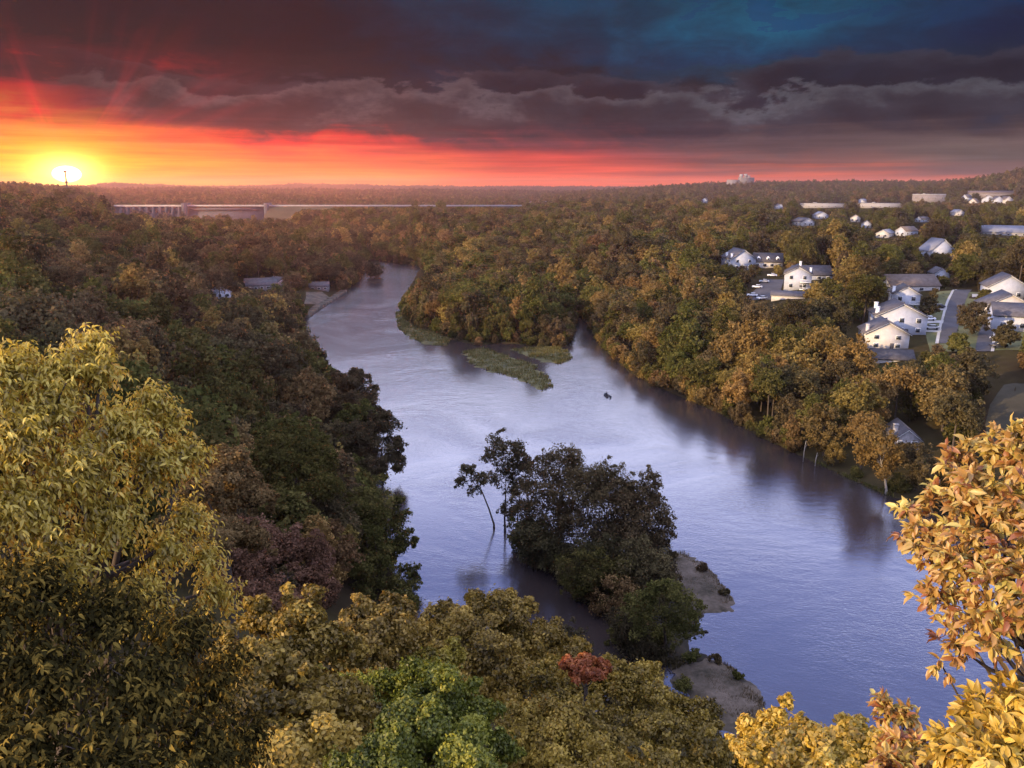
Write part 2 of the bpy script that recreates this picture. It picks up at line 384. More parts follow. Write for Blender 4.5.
def patch(name, pxpoly, mat, z0=0.0, top=0.5, edge=4.0, step=0.8, rough=0.15, seed=1, kind_='structure'):
    """a low mound of ground standing out of the river, outlined by its waterline"""
    poly = np.array([at_z(x, y)[:2] for x, y in pxpoly]); return mound(name, poly, mat, z0, top, edge, step, rough, seed, kind_)
def mound(name, poly, mat, z0, top, edge, step, rough, seed, kind_='structure'):
    lo = poly.min(0)-step*3; hi = poly.max(0)+step*3
    xs = np.arange(lo[0], hi[0], step); ys = np.arange(lo[1], hi[1], step)
    X, Y = np.meshgrid(xs, ys, indexing='ij')
    wx = X + fbm(X*0.25, Y*0.25+seed)*edge*1.6 + fbm(X*0.7, Y*0.7+seed, 3)*edge*1.1; wy = Y + fbm(X*0.25+50, Y*0.25+seed)*edge*1.6 + fbm(X*0.7+31, Y*0.7, 3)*edge*1.1
    d = dist_poly(poly, wx, wy); ins = inside(poly, wx, wy)
    s = np.where(ins, d, -d)
    Zh = z0 + np.where(s > 0, top*np.tanh(s/edge) + 0.02, s*0.35) + np.where(s > 0, fbm(X*0.6, Y*0.6, 3)*rough*2*np.clip(s/edge, 0, 1), 0)
    keep = s > -step*2.2
    idx = -np.ones(X.shape, int); idx[keep] = np.arange(keep.sum())
    V = np.stack([X[keep], Y[keep], Zh[keep]], 1)
    a, b, c, dd = idx[:-1,:-1], idx[1:,:-1], idx[1:,1:], idx[:-1,1:]
    ok = (a >= 0) & (b >= 0) & (c >= 0) & (dd >= 0)
    q = np.stack([a[ok], b[ok], c[ok], dd[ok]], 1)
    o = link(name, mesh_np(name, V, q.ravel(), np.full(len(q), 4), [mat], smooth_=True)); kind(o, kind_)
    return o
ISLAND_PX = [(512,555),(530,532),(562,540),(600,548),(640,556),(664,566),(684,592),(700,622),(704,652),(690,668),(662,662),(634,630),(602,602),(564,578),(528,566)]
BAR1_PX = [(652,556),(684,552),(706,566),(722,586),(733,602),(722,612),(702,610),(684,606),(668,590)]
BAR2_PX = [(668,664),(704,655),(732,668),(756,690),(776,716),(768,734),(740,738),(712,722),(690,700)]
patch('island', ISLAND_PX, M['soil'], 0.0, 1.1, 3.5, 0.6, 0.3, 3)
patch('gravel_bar', BAR1_PX, M['gravel'], 0.0, 0.55, 2.0, 0.4, 0.2, 5)
patch('gravel_bar', BAR2_PX, M['gravel'], 0.0, 0.55, 2.0, 0.35, 0.2, 7)
SHOAL = [[(395,312),(398,328),(410,338),(428,345),(447,346),(452,338),(432,330),(412,322),(405,312)],
         [(462,352),(484,348),(508,356),(532,364),(548,376),(554,386),(546,392),(530,384),(510,376),(486,370),(470,364)],
         [(512,350),(540,346),(566,348),(573,358),(560,364),(538,361)]]
for i, s in enumerate(SHOAL): patch('grassy_shoal', s, M['marsh'], -0.05, 0.30, 3.5, 0.7, 0.35, 11+i)
GRASS_STRIP = [(800,455),(850,478),(888,494),(925,508),(930,516),(890,502),(850,486),(805,463)]

# ------------------------------------------------------------------ foliage geometry
def unit(v): return v/(np.linalg.norm(v, axis=-1, keepdims=True)+1e-9)
def leaf_cards(P, Nn, size, rng, aspect=0.55, fold=0.25, droop=0.0):
    n = len(P); t = unit(np.cross(Nn, unit(rng.randn(n, 3)))); 
    if droop: t = unit(t + np.array([0,0,-droop]))
    b = unit(np.cross(Nn, t)); nn = np.cross(t, b); s = size[:, None]
    V = np.stack([P - t*s, P + b*s*aspect + nn*s*fold, P + t*s, P - b*s*aspect + nn*s*fold], 1).reshape(-1, 3)
    return V
def clump_points(centers, radii, nleaf, rng, sub=12, subr=0.34, squash=0.8, up=0.35, shell=0.55, sat=3):
    """leaf positions on lumps of lumps; returns positions, normals and a tint per leaf"""
    nc = len(centers); cm = centers.mean(0)
    if sat:
        k = np.repeat(np.arange(nc), sat); o = unit(unit(centers[k]-cm+1e-6)*0.7 + rng.randn(len(k), 3)*0.8 + np.array([0,0,0.45]))
        c2 = centers[k] + o*(radii[k]*rng.uniform(0.8, 1.35, len(k)))[:, None]; r2 = radii[k]*rng.uniform(0.16, 0.36, len(k))
        centers = np.vstack([centers, c2]); radii = np.concatenate([radii, r2]); nc = len(centers)
    out = unit(centers - cm + 1e-6)
    w = radii**2; w = w/w.sum()
    # sub-lumps
    sc = []; sr = []; st = []
    for c, r, o in zip(centers, radii, out):
        dd = unit(rng.randn(sub, 3) + 0.5*o + np.array([0,0,up]))
        sc.append(c + dd*r*rng.uniform(0.25, 1.12, (sub, 1))*np.array([1,1,squash])); sr.append(r*subr*rng.uniform(0.45, 1.5, sub))
        st.append(np.clip(rng.normal(0.5, 0.10) + rng.normal(0, 0.12, sub), 0, 1))
    sc = np.concatenate(sc); sr = np.concatenate(sr); st = np.concatenate(st)
    p = sr**2; p /= p.sum(); k = rng.choice(len(sc), nleaf, p=p)
    own = np.repeat(np.arange(nc), sub)[k]
    dd = unit(rng.randn(nleaf, 3) + 0.45*unit(sc[k]-centers[own]) + np.array([0,0,up*0.7]))
    P = sc[k] + dd*(sr[k]*(rng.uniform(shell-0.2, 1.05, nleaf)+rng.exponential(0.16, nleaf)))[:, None]*np.array([1.0,1.0,0.8])
    Nn = unit(dd*0.8 + 0.35*unit(P-cm) + rng.randn(nleaf, 3)*0.6 + np.array([0,0,0.25]))
    T = np.clip(st[k] + rng.normal(0, 0.14, nleaf), 0, 1)
    return P, Nn, T
def trunk_geo(base, centers, radii, r0, rng, k=7, limbs=None, fork=0.45):
    mb = MB(); base = np.array(base, float)
    cm = centers.mean(0); zlo = (centers[:, 2]-radii*0.5).min()
    topz = base[2] + (cm[2]-base[2])*1.0
    fk = np.array([base[0]*0.5+cm[0]*0.5, base[1]*0.5+cm[1]*0.5, base[2] + (zlo-base[2])*0.9 + 0.2*(cm[2]-zlo)])
    mid = (base+fk)/2 + np.array([*(rng.randn(2)*0.02*(fk[2]-base[2])), 0])
    mb.tube([base-np.array([0,0,0.8]), base+(0,0,0.3), mid, fk, cm*0.55+fk*0.45, cm], [r0*1.5, r0*1.1, r0*0.85, r0*0.72, r0*0.5, r0*0.22], k)
    idx = np.arange(len(centers))
    if limbs and limbs < len(idx): idx = rng.choice(idx, limbs, replace=False)
    for i in idx:
        c = centers[i]; f = rng.uniform(0.0, 0.8); s = fk*(1-f)+cm*f*0.95+fk*f*0.05 if f < 1 else cm
        m1 = s*0.5+c*0.5+np.array([0,0,-0.10*np.linalg.norm(c-s)])+rng.randn(3)*0.04*np.linalg.norm(c-s)
        mb.tube([s, m1, c], [r0*0.36, r0*0.22, r0*0.08], max(4, k-2))
    return mb
def crown_mesh(name, P, Nn, T, size, rng, mat, **kw):
    V = leaf_cards(P, Nn, size, rng, **kw); n = len(P)
    return mesh_np(name, V, np.arange(n*4), np.full(n, 4), [mat], attr=T)

def tree_shape(rng, H, R, form='round', nclump=16):
    """clump centres and radii of a free-standing broadleaf crown"""
    z0 = H*{'round':0.17,'tall':0.15,'spread':0.25,'low':0.04}[form]
    c = []; r = []
    for i in range(nclump):
        for _ in range(30):
            q = rng.uniform(-1, 1, 3)
            if 0.25 < np.linalg.norm(q) < 1: break
        if form == 'spread': q[2] = abs(q[2])*0.9-0.1
        f = np.linalg.norm(q); q = q/f*f**0.5
        taper = 1.0 - 0.35*max(q[2], 0)
        rr = R*rng.uniform(0.26, 0.46)
        c.append([q[0]*(R-rr)*taper*1.05, q[1]*(R-rr)*taper*1.05, z0 + (q[2]*0.5+0.5)*(H-z0-rr*0.9)+rr*0.3]); r.append(rr)
    return np.array(c), np.array(r)

def make_variant(seed, H, R, form, nclump, nleaf, leaf, limbs=5, sub=12):
    rng = RS(seed); c, r = tree_shape(rng, H, R, form, nclump)
    P, Nn, T = clump_points(c, r, nleaf, rng, sub=sub)
    size = leaf*rng.uniform(0.65, 1.35, nleaf)
    return dict(H=H, R=R, P=P, N=Nn, T=T, size=size, c=c, r=r, seed=seed, limbs=limbs, form=form)

# ------------------------------------------------------------------ buildings
KEEP = []    # things that trees nearer to the camera must not cover: (x0,y0,x1,y1, distance)
FOOT = []    # footprints kept free of trunks: (x, y, radius)
def keep_obj(root, corners, trim=0.3, pad=0):
    P = np.array(corners); px, py, dep = proj(P[:, 0], P[:, 1], P[:, 2])
    x0, x1, y0, y1 = px.min(), px.max(), py.min(), py.max()
    if np.hypot(P[:, 0], P[:, 1]).mean() > 600: trim = 0.0; pad = max(pad, 1.0)
    KEEP.append((x0-pad, y0-pad, x1+pad, y1-(y1-y0)*trim, float(np.hypot(P[:, 0], P[:, 1]).mean())))
def house(label, px, py, wpx, hpx, depth, roof_frac=0.45, rot=0.0, wall='white_wall', roof='grey_roof', name='house', cat='house', wins=(2, 2), chimneys=(), group=None, trim=0.3, dist=None, garage=False, hip=False, balcony=False):
    """a gabled building; wpx and hpx are the widths in the photograph of its gable end, which faces the camera when rot = 0"""
    g = ground(px, py) if dist is None else None
    if g is None: g = at_h(px, py, dist); g[2] = h1(g[0], g[1])
    D = math.sqrt(((g-CAM)**2).sum()); w = 0.92*wpx*D/F; h = 0.9*hpx*D/F; rh = h*roof_frac; wh = h-rh; trim = min(0.6, trim+0.12)
    facing = -math.atan2(g[0], g[1]) + rot
    root = thing(name, label, cat, g, facing, group)
    mb = MB(); mb.prism_y([(-w/2,-1.5),(w/2,-1.5),(w/2,wh),(0,wh+rh-0.12),(-w/2,wh)], 0, depth)
    mb.build('wall', M[wall], root)
    ov = min(0.6, w*0.05); sl = rh/(w/2); t = 0.28; rb = MB()
    for s in (-1, 1):
        xe = s*(w/2+ov); ze = wh - sl*ov
        prof = [(0, wh+rh), (xe, ze), (xe, ze+t), (0, wh+rh+t)]
        if s > 0: prof = prof[::-1]
        rb.prism_y(prof, -ov, depth+ov)
    ro = rb.build('roof', M[roof], root)
    tr = MB()                                  # white barge boards along the gable
    for s in (-1, 1):
        xe = s*(w/2+ov); ze = wh - sl*ov
        prof = [(0, wh+rh-0.10), (xe, ze-0.10), (xe, ze-0.003), (0, wh+rh-0.003)]
        if s > 0: prof = prof[::-1]
        tr.prism_y(prof, -ov-0.05, -ov+0.05)
    tr.build('barge_board', M['trim'], root)
    for cx, cy in chimneys:
        cb = MB(); cwid = max(0.9, w*0.07); X = cx*w/2; Y = cy*depth
        cb.box(X-cwid/2, Y-cwid/2, wh*0.4, X+cwid/2, Y+cwid/2, wh+rh*(1-abs(cx))+1.9)
        cb.box(X-cwid*.62, Y-cwid*.62, wh+rh*(1-abs(cx))+1.9, X+cwid*.62, Y+cwid*.62, wh+rh*(1-abs(cx))+2.1)
        cb.build('chimney', M['trim'] if wall == 'white_wall' else M[wall], root)
    def window(x, z, ww, hh, face):
        f = MB(); g_ = MB()
        if face == 'y':
            f.box(x-ww/2-.1, -0.09, z-.1, x+ww/2+.1, 0.02, z+hh+.1); g_.box(x-ww/2, -0.13, z, x+ww/2, -0.085, z+hh)
        elif face == 'l':
            f.box(-w/2-0.09, x-ww/2-.1, z-.1, -w/2+0.02, x+ww/2+.1, z+hh+.1); g_.box(-w/2-0.13, x-ww/2, z, -w/2-0.085, x+ww/2, z+hh)
        else:
            f.box(w/2-0.02, x-ww/2-.1, z-.1, w/2+0.09, x+ww/2+.1, z+hh+.1); g_.box(w/2+0.085, x-ww/2, z, w/2+0.13, x+ww/2, z+hh)
        fo = f.build('window', M['trim'], root); g_.build('pane', M['glass'], fo)
    nx, nz = wins
    for i in range(nx):
        for j in range(nz):
            fh = wh/max(nz, 1)
            if fh < 1.6: continue
            window((i+0.5)/nx*w-w/2, j*fh+fh*0.34, min(1.3, w/nx*0.4), min(1.4, fh*0.42), 'y')
    if nz and depth > 6:
        for face in ('l', 'r'):
            for i in range(max(1, int(depth/5))):
                window((i+0.5)*depth/max(1, int(depth/5)), (nz-1)*wh/nz + wh/nz*0.34, 1.2, min(1.3, wh/nz*0.4), face)
    if balcony:
        for j in range(nz):
            b = MB(); b.box(w/2-w*0.42, -1.5, j*wh/nz-0.1+(0.4 if j == 0 else 0), w/2-0.2, -0.16, j*wh/nz+0.12+(0.4 if j == 0 else 0))
            for q in np.linspace(w/2-w*0.41, w/2-0.3, 9): b.box(q-.04, -1.48, j*wh/nz+.1, q+.04, -1.42, j*wh/nz+1.1)
            b.box(w/2-w*0.42, -1.5, j*wh/nz+1.1, w/2-0.2, -1.4, j*wh/nz+1.2)
            b.build('balcony', M['trim'], root)
    if garage:
        d_ = MB(); d_.box(-w*0.32, -0.12, 0, w*0.32, -0.02, 2.3); d_.build('garage_door', M['beige_wall'], root)
    else:
        d_ = MB(); d_.box(w*0.08, -0.10, 0, w*0.08+1.0, -0.02, 2.1); d_.build('door', M['dark_roof'], root)
    Rm = Matrix.Translation(Vector(g)) @ Matrix.Rotation(facing, 4, 'Z')
    cs = [Rm @ Vector(p) for p in ((-w/2,0,0),(w/2,0,0),(-w/2,0,wh),(w/2,0,wh),(0,0,wh+rh),(0,depth,wh+rh),(-w/2,depth,wh),(w/2,depth,wh))]
    keep_obj(root, [tuple(c) for c in cs], trim)
    ctr = Rm @ Vector((0, depth/2, 0)); FOOT.append((ctr.x, ctr.y, math.hypot(w, depth)/2+1.5))
    return root
def long_house(label, px, py, wpx, hpx, depth, roof_frac=0.4, rot=0.0, wall='white_wall', roof='grey_roof', name='house', cat='house', nwin=4, dormers=0, group=None, trim=0.3, dist=None, floors=2, flat=False, red=False):
    """a building with its ridge across the view"""
    g = ground(px, py) if dist is None else None
    if g is None: g = at_h(px, py, dist); g[2] = h1(g[0], g[1])
    D = math.sqrt(((g-CAM)**2).sum()); w = wpx*D/F; h = hpx*D/F; rh = 0.0 if flat else h*roof_frac; wh = h-rh
    facing = -math.atan2(g[0], g[1]) + rot
    root = thing(name, label, cat, g, facing, group)
    if flat:
        MB().box(-w/2, 0, -2, w/2, depth, wh).build('wall', M[wall], root)
        MB().box(-w/2-.3, -.3, wh+.003, w/2+.3, depth+.3, wh+.5).build('roof', M[roof], root)
        u = MB(); u.box(-w*0.2, depth*0.4, wh+.503, -w*0.12, depth*0.6, wh+1.8); u.build('roof_unit', M['concrete'], root)
    else:
        MB().prism_x([(0,-1.5),(depth,-1.5),(depth,wh),(depth/2,wh+rh-0.12),(0,wh)], -w/2, w/2).build('wall', M[wall], root)
        ov = 0.5; sl = rh/(depth/2); t = 0.28; rb = MB()
        rb.prism_x([(depth/2,wh+rh),(depth/2,wh+rh+t),(-ov,wh-sl*ov+t),(-ov,wh-sl*ov)], -w/2-ov, w/2+ov)
        rb.prism_x([(depth/2,wh+rh),(depth+ov,wh-sl*ov),(depth+ov,wh-sl*ov+t),(depth/2,wh+rh+t)], -w/2-ov, w/2+ov)
        rb.build('roof', M[roof], root)
        for i in range(dormers):
            x = (i+0.5)/dormers*w - w/2; y0 = depth*0.10; z1 = wh+sl*y0
            d_ = MB(); d_.prism_y([(x-0.9,z1-0.4),(x+0.9,z1-0.4),(x+0.9,z1+1.1),(x,z1+1.9),(x-0.9,z1+1.1)], y0, depth*0.42)
            do = d_.build('dormer', M['trim'], root)
            MB().box(x-.5, y0-.06, z1+.05, x+.5, y0-.003, z1+1.0).build('pane', M['glass'], do)
    fas = MB(); fas.box(-w/2-.35, -.42, wh-.30, w/2+.35, -.02, wh-.02); fas.build('fascia', M['trim'], root)
    for j in range(floors):
        for i in range(nwin):
            fh = (wh-.4)/floors
            if fh < 1.5: continue
            x = (i+0.5)/nwin*w - w/2; z = j*fh+fh*0.3; ww = min(1.6, w/nwin*0.45); hh = min(1.4, fh*0.5)
            fo = MB().box(x-ww/2-.1, -0.08, z-.1, x+ww/2+.1, .02, z+hh+.1).build('window', M['trim'], root)
            MB().box(x-ww/2, -0.12, z, x+ww/2, -.076, z+hh).build('pane', M['glass'], fo)
    Rm = Matrix.Translation(Vector(g)) @ Matrix.Rotation(facing, 4, 'Z')
    cs = [Rm @ Vector(p) for p in ((-w/2,0,0),(w/2,0,0),(-w/2,depth/2,wh+rh),(w/2,depth/2,wh+rh))]
    keep_obj(root, [tuple(c) for c in cs], trim)
    for s in np.linspace(-0.4, 0.4, 5):
        ctr = Rm @ Vector((s*w, depth/2, 0)); FOOT.append((ctr.x, ctr.y, max(depth/2, w*0.12)+1.5))
    return root

# condominiums and houses across the river
house('beige gabled townhouse end with tall white chimney at the foot of the white row', 886, 350, 40, 28, 11, 0.40, 0.22, 'beige_wall', 'grey_roof', 'townhouse', 'townhouse', (2, 2), [(-0.9, 0.15)], 'row of gabled townhouses above the river', 0.25)
house('largest white gabled townhouse of the row, with two white chimneys', 900, 335, 46, 31, 13, 0.38, 0.22, 'white_wall', 'grey_roof', 'townhouse', 'townhouse', (3, 2), [(-0.92, 0.2), (-0.8, 0.8)], 'row of gabled townhouses above the river', 0.2)
house('tall narrow white townhouse with balconies behind the largest white gable', 905, 313, 24, 26, 12, 0.28, 0.15, 'white_wall', 'dark_roof', 'townhouse', 'townhouse', (2, 2), [(-0.9, 0.3)], 'row of gabled townhouses above the river', 0.35, balcony=True)
long_house('long grey roofed townhouse block at the uphill end of the white row', 915, 292, 44, 14, 12, 0.6, 0.5, 'beige_wall', 'brown_roof', 'townhouse', 'townhouse', 4, 0, 'row of gabled townhouses above the river', 0.35, floors=1)
house('white gable of the small house just beyond the long grey townhouse roof', 941, 281, 14, 12, 10, 0.45, 0.3, 'white_wall', 'grey_roof', 'house', 'house', (1, 1), (), None, 0.3)
long_house('low grey hipped garage block in front of the beige townhouse', 893, 362, 34, 9, 8, 0.7, 0.2, 'beige_wall', 'dark_roof', 'garage', 'garage', 0, 0, None, 0.45, floors=1)
house('white gabled apartment block with grey roof on the wooded slope above the parking lot', 743, 270, 26, 21, 16, 0.42, 0.35, 'white_wall', 'grey_roof', 'apartment_block', 'apartment block', (2, 2), [(-0.9, 0.1), (-0.9, 0.6)], None, 0.25)
long_house('low apartment wing with white dormers and a white fascia under a grey roof', 768, 268, 26, 13, 12, 0.55, 0.1, 'beige_wall', 'dark_roof', 'apartment_wing', 'apartment wing', 4, 3, None, 0.25, floors=1)
house('small brick red house with red gable behind the dormered apartment wing', 764, 254, 11, 10, 8, 0.45, 0.3, 'brick_red', 'brown_roof', 'house', 'house', (1, 1), (), None, 0.4)
house('white two storey apartment block with stacked balconies beside the parking lot', 797, 290, 26, 24, 15, 0.30, 0.0, 'white_wall', 'dark_roof', 'apartment_block', 'apartment block', (2, 2), [(0.9, 0.25), (0.1, 0.4)], None, 0.15, balcony=True)
long_house('long grey roofed apartment wing running uphill behind the balcony block', 814, 280, 34, 12, 13, 0.6, 0.3, 'white_wall', 'grey_roof', 'apartment_wing', 'apartment wing', 4, 0, None, 0.4, floors=1)
long_house('low dark carport roof at the edge of the parking lot', 788, 299, 30, 6, 9, 0.5, 0.0, 'beige_wall', 'grey_roof', 'carport', 'carport', 0, 0, None, 0.1, floors=1)
house('white gabled house at the far end of the street on the right', 1007, 301, 34, 24, 12, 0.45, 0.25, 'white_wall', 'grey_roof', 'house', 'house', (2, 1), (), 'houses along the east street', 0.2)
house('pale grey gabled house below the white one on the street', 1008, 321, 42, 25, 13, 0.45, 0.25, 'beige_wall', 'grey_roof', 'house', 'house', (2, 1), (), 'houses along the east street', 0.2)
long_house('white house with blue grey hipped roof nearest the street bend', 1022, 332, 44, 22, 12, 0.4, 0.2, 'white_wall', 'grey_roof', 'house', 'house', 3, 0, 'houses along the east street', 0.15, floors=1)
house('weathered grey stone house hidden among trees close to the river bank', 906, 454, 25, 25, 9, 0.40, 0.3, 'stone_wall', 'grey_roof', 'stone_house', 'house', (2, 2), [(-0.7, 0.3)], None, 0.45)
# houses and shops further up the valley
house('grey roofed house standing clear of the trees up the valley', 942, 257, 24, 17, 14, 0.65, 0.5, 'white_wall', 'pale_roof', 'house', 'house', (1, 1), (), None, 0.15)
long_house('wide low school building with long bluish grey roof at the side of the valley', 1012, 236, 44, 8, 22, 0.65, 0.1, 'stone_wall', 'pale_roof', 'school_building', 'school', 8, 0, None, 0.1, floors=1)
long_house('large tan box shaped hall standing out of the far trees', 928, 205, 26, 9, 40, 0.3, 0.0, 'tan_wall', 'pale_roof', 'hall', 'hall', 5, 0, None, 0.1, floors=2, flat=True)
long_house('long low pale shop row beyond the wooded town', 822, 208, 40, 4, 25, 0.3, 0.0, 'stone_wall', 'grey_roof', 'shop_row', 'shop row', 7, 0, None, 0.1, floors=1, flat=True)
long_house('bluish grey wide warehouse roof left of the tan hall', 880, 208, 36, 4, 40, 0.3, 0.0, 'stone_wall', 'grey_roof', 'warehouse', 'warehouse', 5, 0, None, 0.1, floors=1, flat=True)
for i, (px, py, w, h, wl, lb) in enumerate([
    (964,201,6,6,'white_wall','small white gabled house alone left of the white pair'), (972,206,7,7,'beige_wall','small beige gabled house lower than its white neighbours'),
    (988,204,11,8,'white_wall','white gabled house in the far cluster by the hill'), (998,205,9,8,'white_wall','white gabled house right of its twin by the hill'),
    (1008,204,9,7,'beige_wall','last beige gabled house of the far cluster by the hill'), (860,204,8,5,'white_wall','white house at the right end of the shop row'),
    (704,203,6,5,'white_wall','tiny white house among trees far up the valley'), (855,222,9,7,'beige_wall','beige house half hidden by trees below the warehouse'),
    (822,219,12,7,'white_wall','white house with teal grey roof in the wooded town'), (808,226,14,8,'beige_wall','wide beige house lowest in the wooded town'),
    (900,236,11,9,'white_wall','white house low in the trees left of the grey roof'), (882,238,12,8,'beige_wall','beige house left of the low white house'),
    (866,228,9,7,'white_wall','white house peeping over tree tops below the warehouse'), (780,209,9,5,'white_wall','white house left of the long shop row'),
    (960,216,8,6,'beige_wall','beige house in the trees under the hill'), (918,222,7,5,'white_wall','small white house in trees below the tan hall')]):
    house(lb, px, py, w, h, 10+w*0.5, 0.45, (i % 5-2)*0.3, wl, ('grey_roof','brown_roof','pale_roof')[i % 3], 'house', 'house', (2, 1), (), 'houses in the wooded town up the valley', 0.25)
long_house('long reddish brown building at the foot of the hill', 990, 197, 34, 5, 18, 0.4, 0.0, 'tan_wall', 'brown_roof', 'lodge', 'lodge', 6, 0, None, 0.1, floors=1)
# resort by the landing on the other bank
house('bright white cabin with blue grey roof in the wooded resort', 224, 299, 15, 12, 10, 0.4, 0.2, 'white_wall', 'pale_roof', 'cabin', 'cabin', (2, 1), (), 'resort cabins by the landing', 0.1)
long_house('long mauve roofed lodge of the wooded resort', 262, 290, 28, 10, 12, 0.55, 0.1, 'tan_wall', 'grey_roof', 'cabin', 'cabin', 5, 0, 'resort cabins by the landing', 0.2, floors=1)
house('small brown gabled cabin uphill of the long mauve lodge', 285, 287, 18, 10, 10, 0.5, 0.6, 'tan_wall', 'grey_roof', 'cabin', 'cabin', (1, 1), (), 'resort cabins by the landing', 0.2)
long_house('low boat house with mauve roof next to the stone landing', 319, 290, 18, 7, 8, 0.5, -0.1, 'tan_wall', 'grey_roof', 'boat_house', 'boat house', 3, 0, None, 0.1, floors=1)

# high-rise on the skyline
def tower():
    g = at_h(741, 187, 2550); g[2] = h1(g[0], g[1])+2
    s = 2550/F; root = thing('tower_block', 'pale high rise hotel with twin rooftop blocks alone on the skyline', 'high rise', g)
    body = MB().box(-1*s, 0, -20, 12*s, 25, 9.5*s).build('wall', M['tan_wall'], root)
    MB().box(-12*s, 6, -20, -1.05*s, 22, 7.5*s).build('wing', M['tan_wall'], root)
    for x0, x1, hh in ((-1, 1.6, 12.5), (3.2, 5.6, 12.8), (6.4, 8.4, 11.4)):
        MB().box(x0*s, 4, 9.5*s+.003, x1*s, 14, hh*s).build('rooftop_block', M['stone_wall'], root)
    for j in range(7):
        MB().box(-.7*s, -.4, (1.2+j*1.2)*s, 11.7*s, -.02, (1.6+j*1.2)*s).build('window_band', M['glass'], root)
tower()
def mast():
    g = at_h(67, 187, 1480); g[2] = h1(g[0], g[1]); s = 1480/F
    root = thing('radio_mast', 'thin lattice radio mast standing in front of the setting sun', 'radio mast', g)
    top = CAM[2]+1480*((384-171)/F*CP-SP)/math.hypot((67-512)/F, CP+(384-171)/F*SP) - g[2]
    b = MB()
    for q in range(3):
        a = 2*PI*q/3; b.tube([(1.3*math.cos(a), 1.3*math.sin(a), -2), (0.5*math.cos(a), 0.5*math.sin(a), top)], [0.50, 0.34], 5)
    n = 16
    for i in range(n):
        for q in range(3):
            a, a2 = 2*PI*q/3, 2*PI*(q+1)/3; r0 = 1.3-.8*i/n; r1 = 1.3-.8*(i+1)/n
            b.tube([(r0*math.cos(a), r0*math.sin(a), top*i/n), (r1*math.cos(a2), r1*math.sin(a2), top*(i+1)/n)], [.12, .12], 4)
    b.build('lattice', M['steel'], root)
    for z, r in ((0.98, 1.9), (0.62, 1.9)):
        for q in range(4):
            a = PI/2*q+.3; d = MB(); d.tube([(.6*math.cos(a), .6*math.sin(a), top*z), (r*math.cos(a), r*math.sin(a), top*z)], [1.3, 1.5], 8); d.build('dish', M['steel'], root)
mast()

# ------------------------------------------------------------------ the dam
def dam():
    Y = 1340.0; X = lambda px: (px-512)/F*(Y*CP+ (CAM[2]-zc)*SP)
    zc = CAM[2] - Y*math.tan(PITCH - math.atan((384-205.5)/F)); s = Y/F*1.03
    root = thing('dam', 'long concrete dam with spillway gates and a straight earth embankment', 'dam', (X(225), Y, 0))
    ox = X(225)
    x0, x1, x2, x3 = X(104)-ox, X(120)-ox, X(185)-ox, X(267)-ox; xe = X(522)-ox
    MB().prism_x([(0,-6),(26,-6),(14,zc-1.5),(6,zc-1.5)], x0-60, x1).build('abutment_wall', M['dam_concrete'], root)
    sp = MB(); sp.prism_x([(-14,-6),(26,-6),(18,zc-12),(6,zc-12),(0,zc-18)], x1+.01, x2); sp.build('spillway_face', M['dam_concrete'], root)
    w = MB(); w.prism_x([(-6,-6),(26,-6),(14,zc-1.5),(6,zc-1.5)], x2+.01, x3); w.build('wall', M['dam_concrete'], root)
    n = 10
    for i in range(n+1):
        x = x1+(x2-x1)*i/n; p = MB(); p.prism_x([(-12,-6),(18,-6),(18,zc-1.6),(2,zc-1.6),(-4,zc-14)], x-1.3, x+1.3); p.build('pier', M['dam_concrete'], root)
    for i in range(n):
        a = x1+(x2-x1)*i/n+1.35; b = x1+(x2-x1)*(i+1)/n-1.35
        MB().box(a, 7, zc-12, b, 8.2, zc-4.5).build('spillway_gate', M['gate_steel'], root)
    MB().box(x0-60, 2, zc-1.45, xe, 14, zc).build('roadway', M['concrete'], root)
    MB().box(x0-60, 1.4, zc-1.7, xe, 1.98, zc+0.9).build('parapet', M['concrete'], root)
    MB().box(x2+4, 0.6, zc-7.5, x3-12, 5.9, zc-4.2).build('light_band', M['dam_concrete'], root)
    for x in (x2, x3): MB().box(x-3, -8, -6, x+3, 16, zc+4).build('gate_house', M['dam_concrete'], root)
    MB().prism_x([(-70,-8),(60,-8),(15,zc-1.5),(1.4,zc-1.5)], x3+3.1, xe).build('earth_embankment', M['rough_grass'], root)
    e = MB(); e.box(X(265)-ox-1.2, -75, 0, X(265)-ox+1.2, -72, 9); e.build('intake_post', M['concrete'], root)
    KEEP.append((186, 203, 292, 219, 1500)); KEEP.append((150, 203, 188, 218, 1500)); KEEP.append((112, 203, 152, 214, 1500)); KEEP.append((290, 203, 330, 209, 1400)); KEEP.append((330, 203, 525, 207, 1345))
    for q in np.linspace(x0-60, xe, 60): FOOT.append((q+ox, Y, 45))
dam()
# reservoir beyond the dam
def lake():
    d0, d1 = 1780, 1960
    z = CAM[2] + 1850*((384-202.5)/F*CP - SP)/(CP+(384-202.5)/F*SP)
    pts = [at_h(px, 203, d) for px, d in ((505,d0),(575,d0),(590,d1),(500,d1))]
    V = [(p[0], p[1], z+1.0) for p in pts]
    kind(link('lake', mesh_np('lake', V, [0,1,2,3], [4], [M['water']])), 'structure')
    KEEP.append((515, 199.5, 553, 204, 2100)); 
    for p in np.linspace(0, 1, 12):
        q = at_h(505+80*p, 203, 1870); FOOT.append((q[0], q[1], 110))
lake()

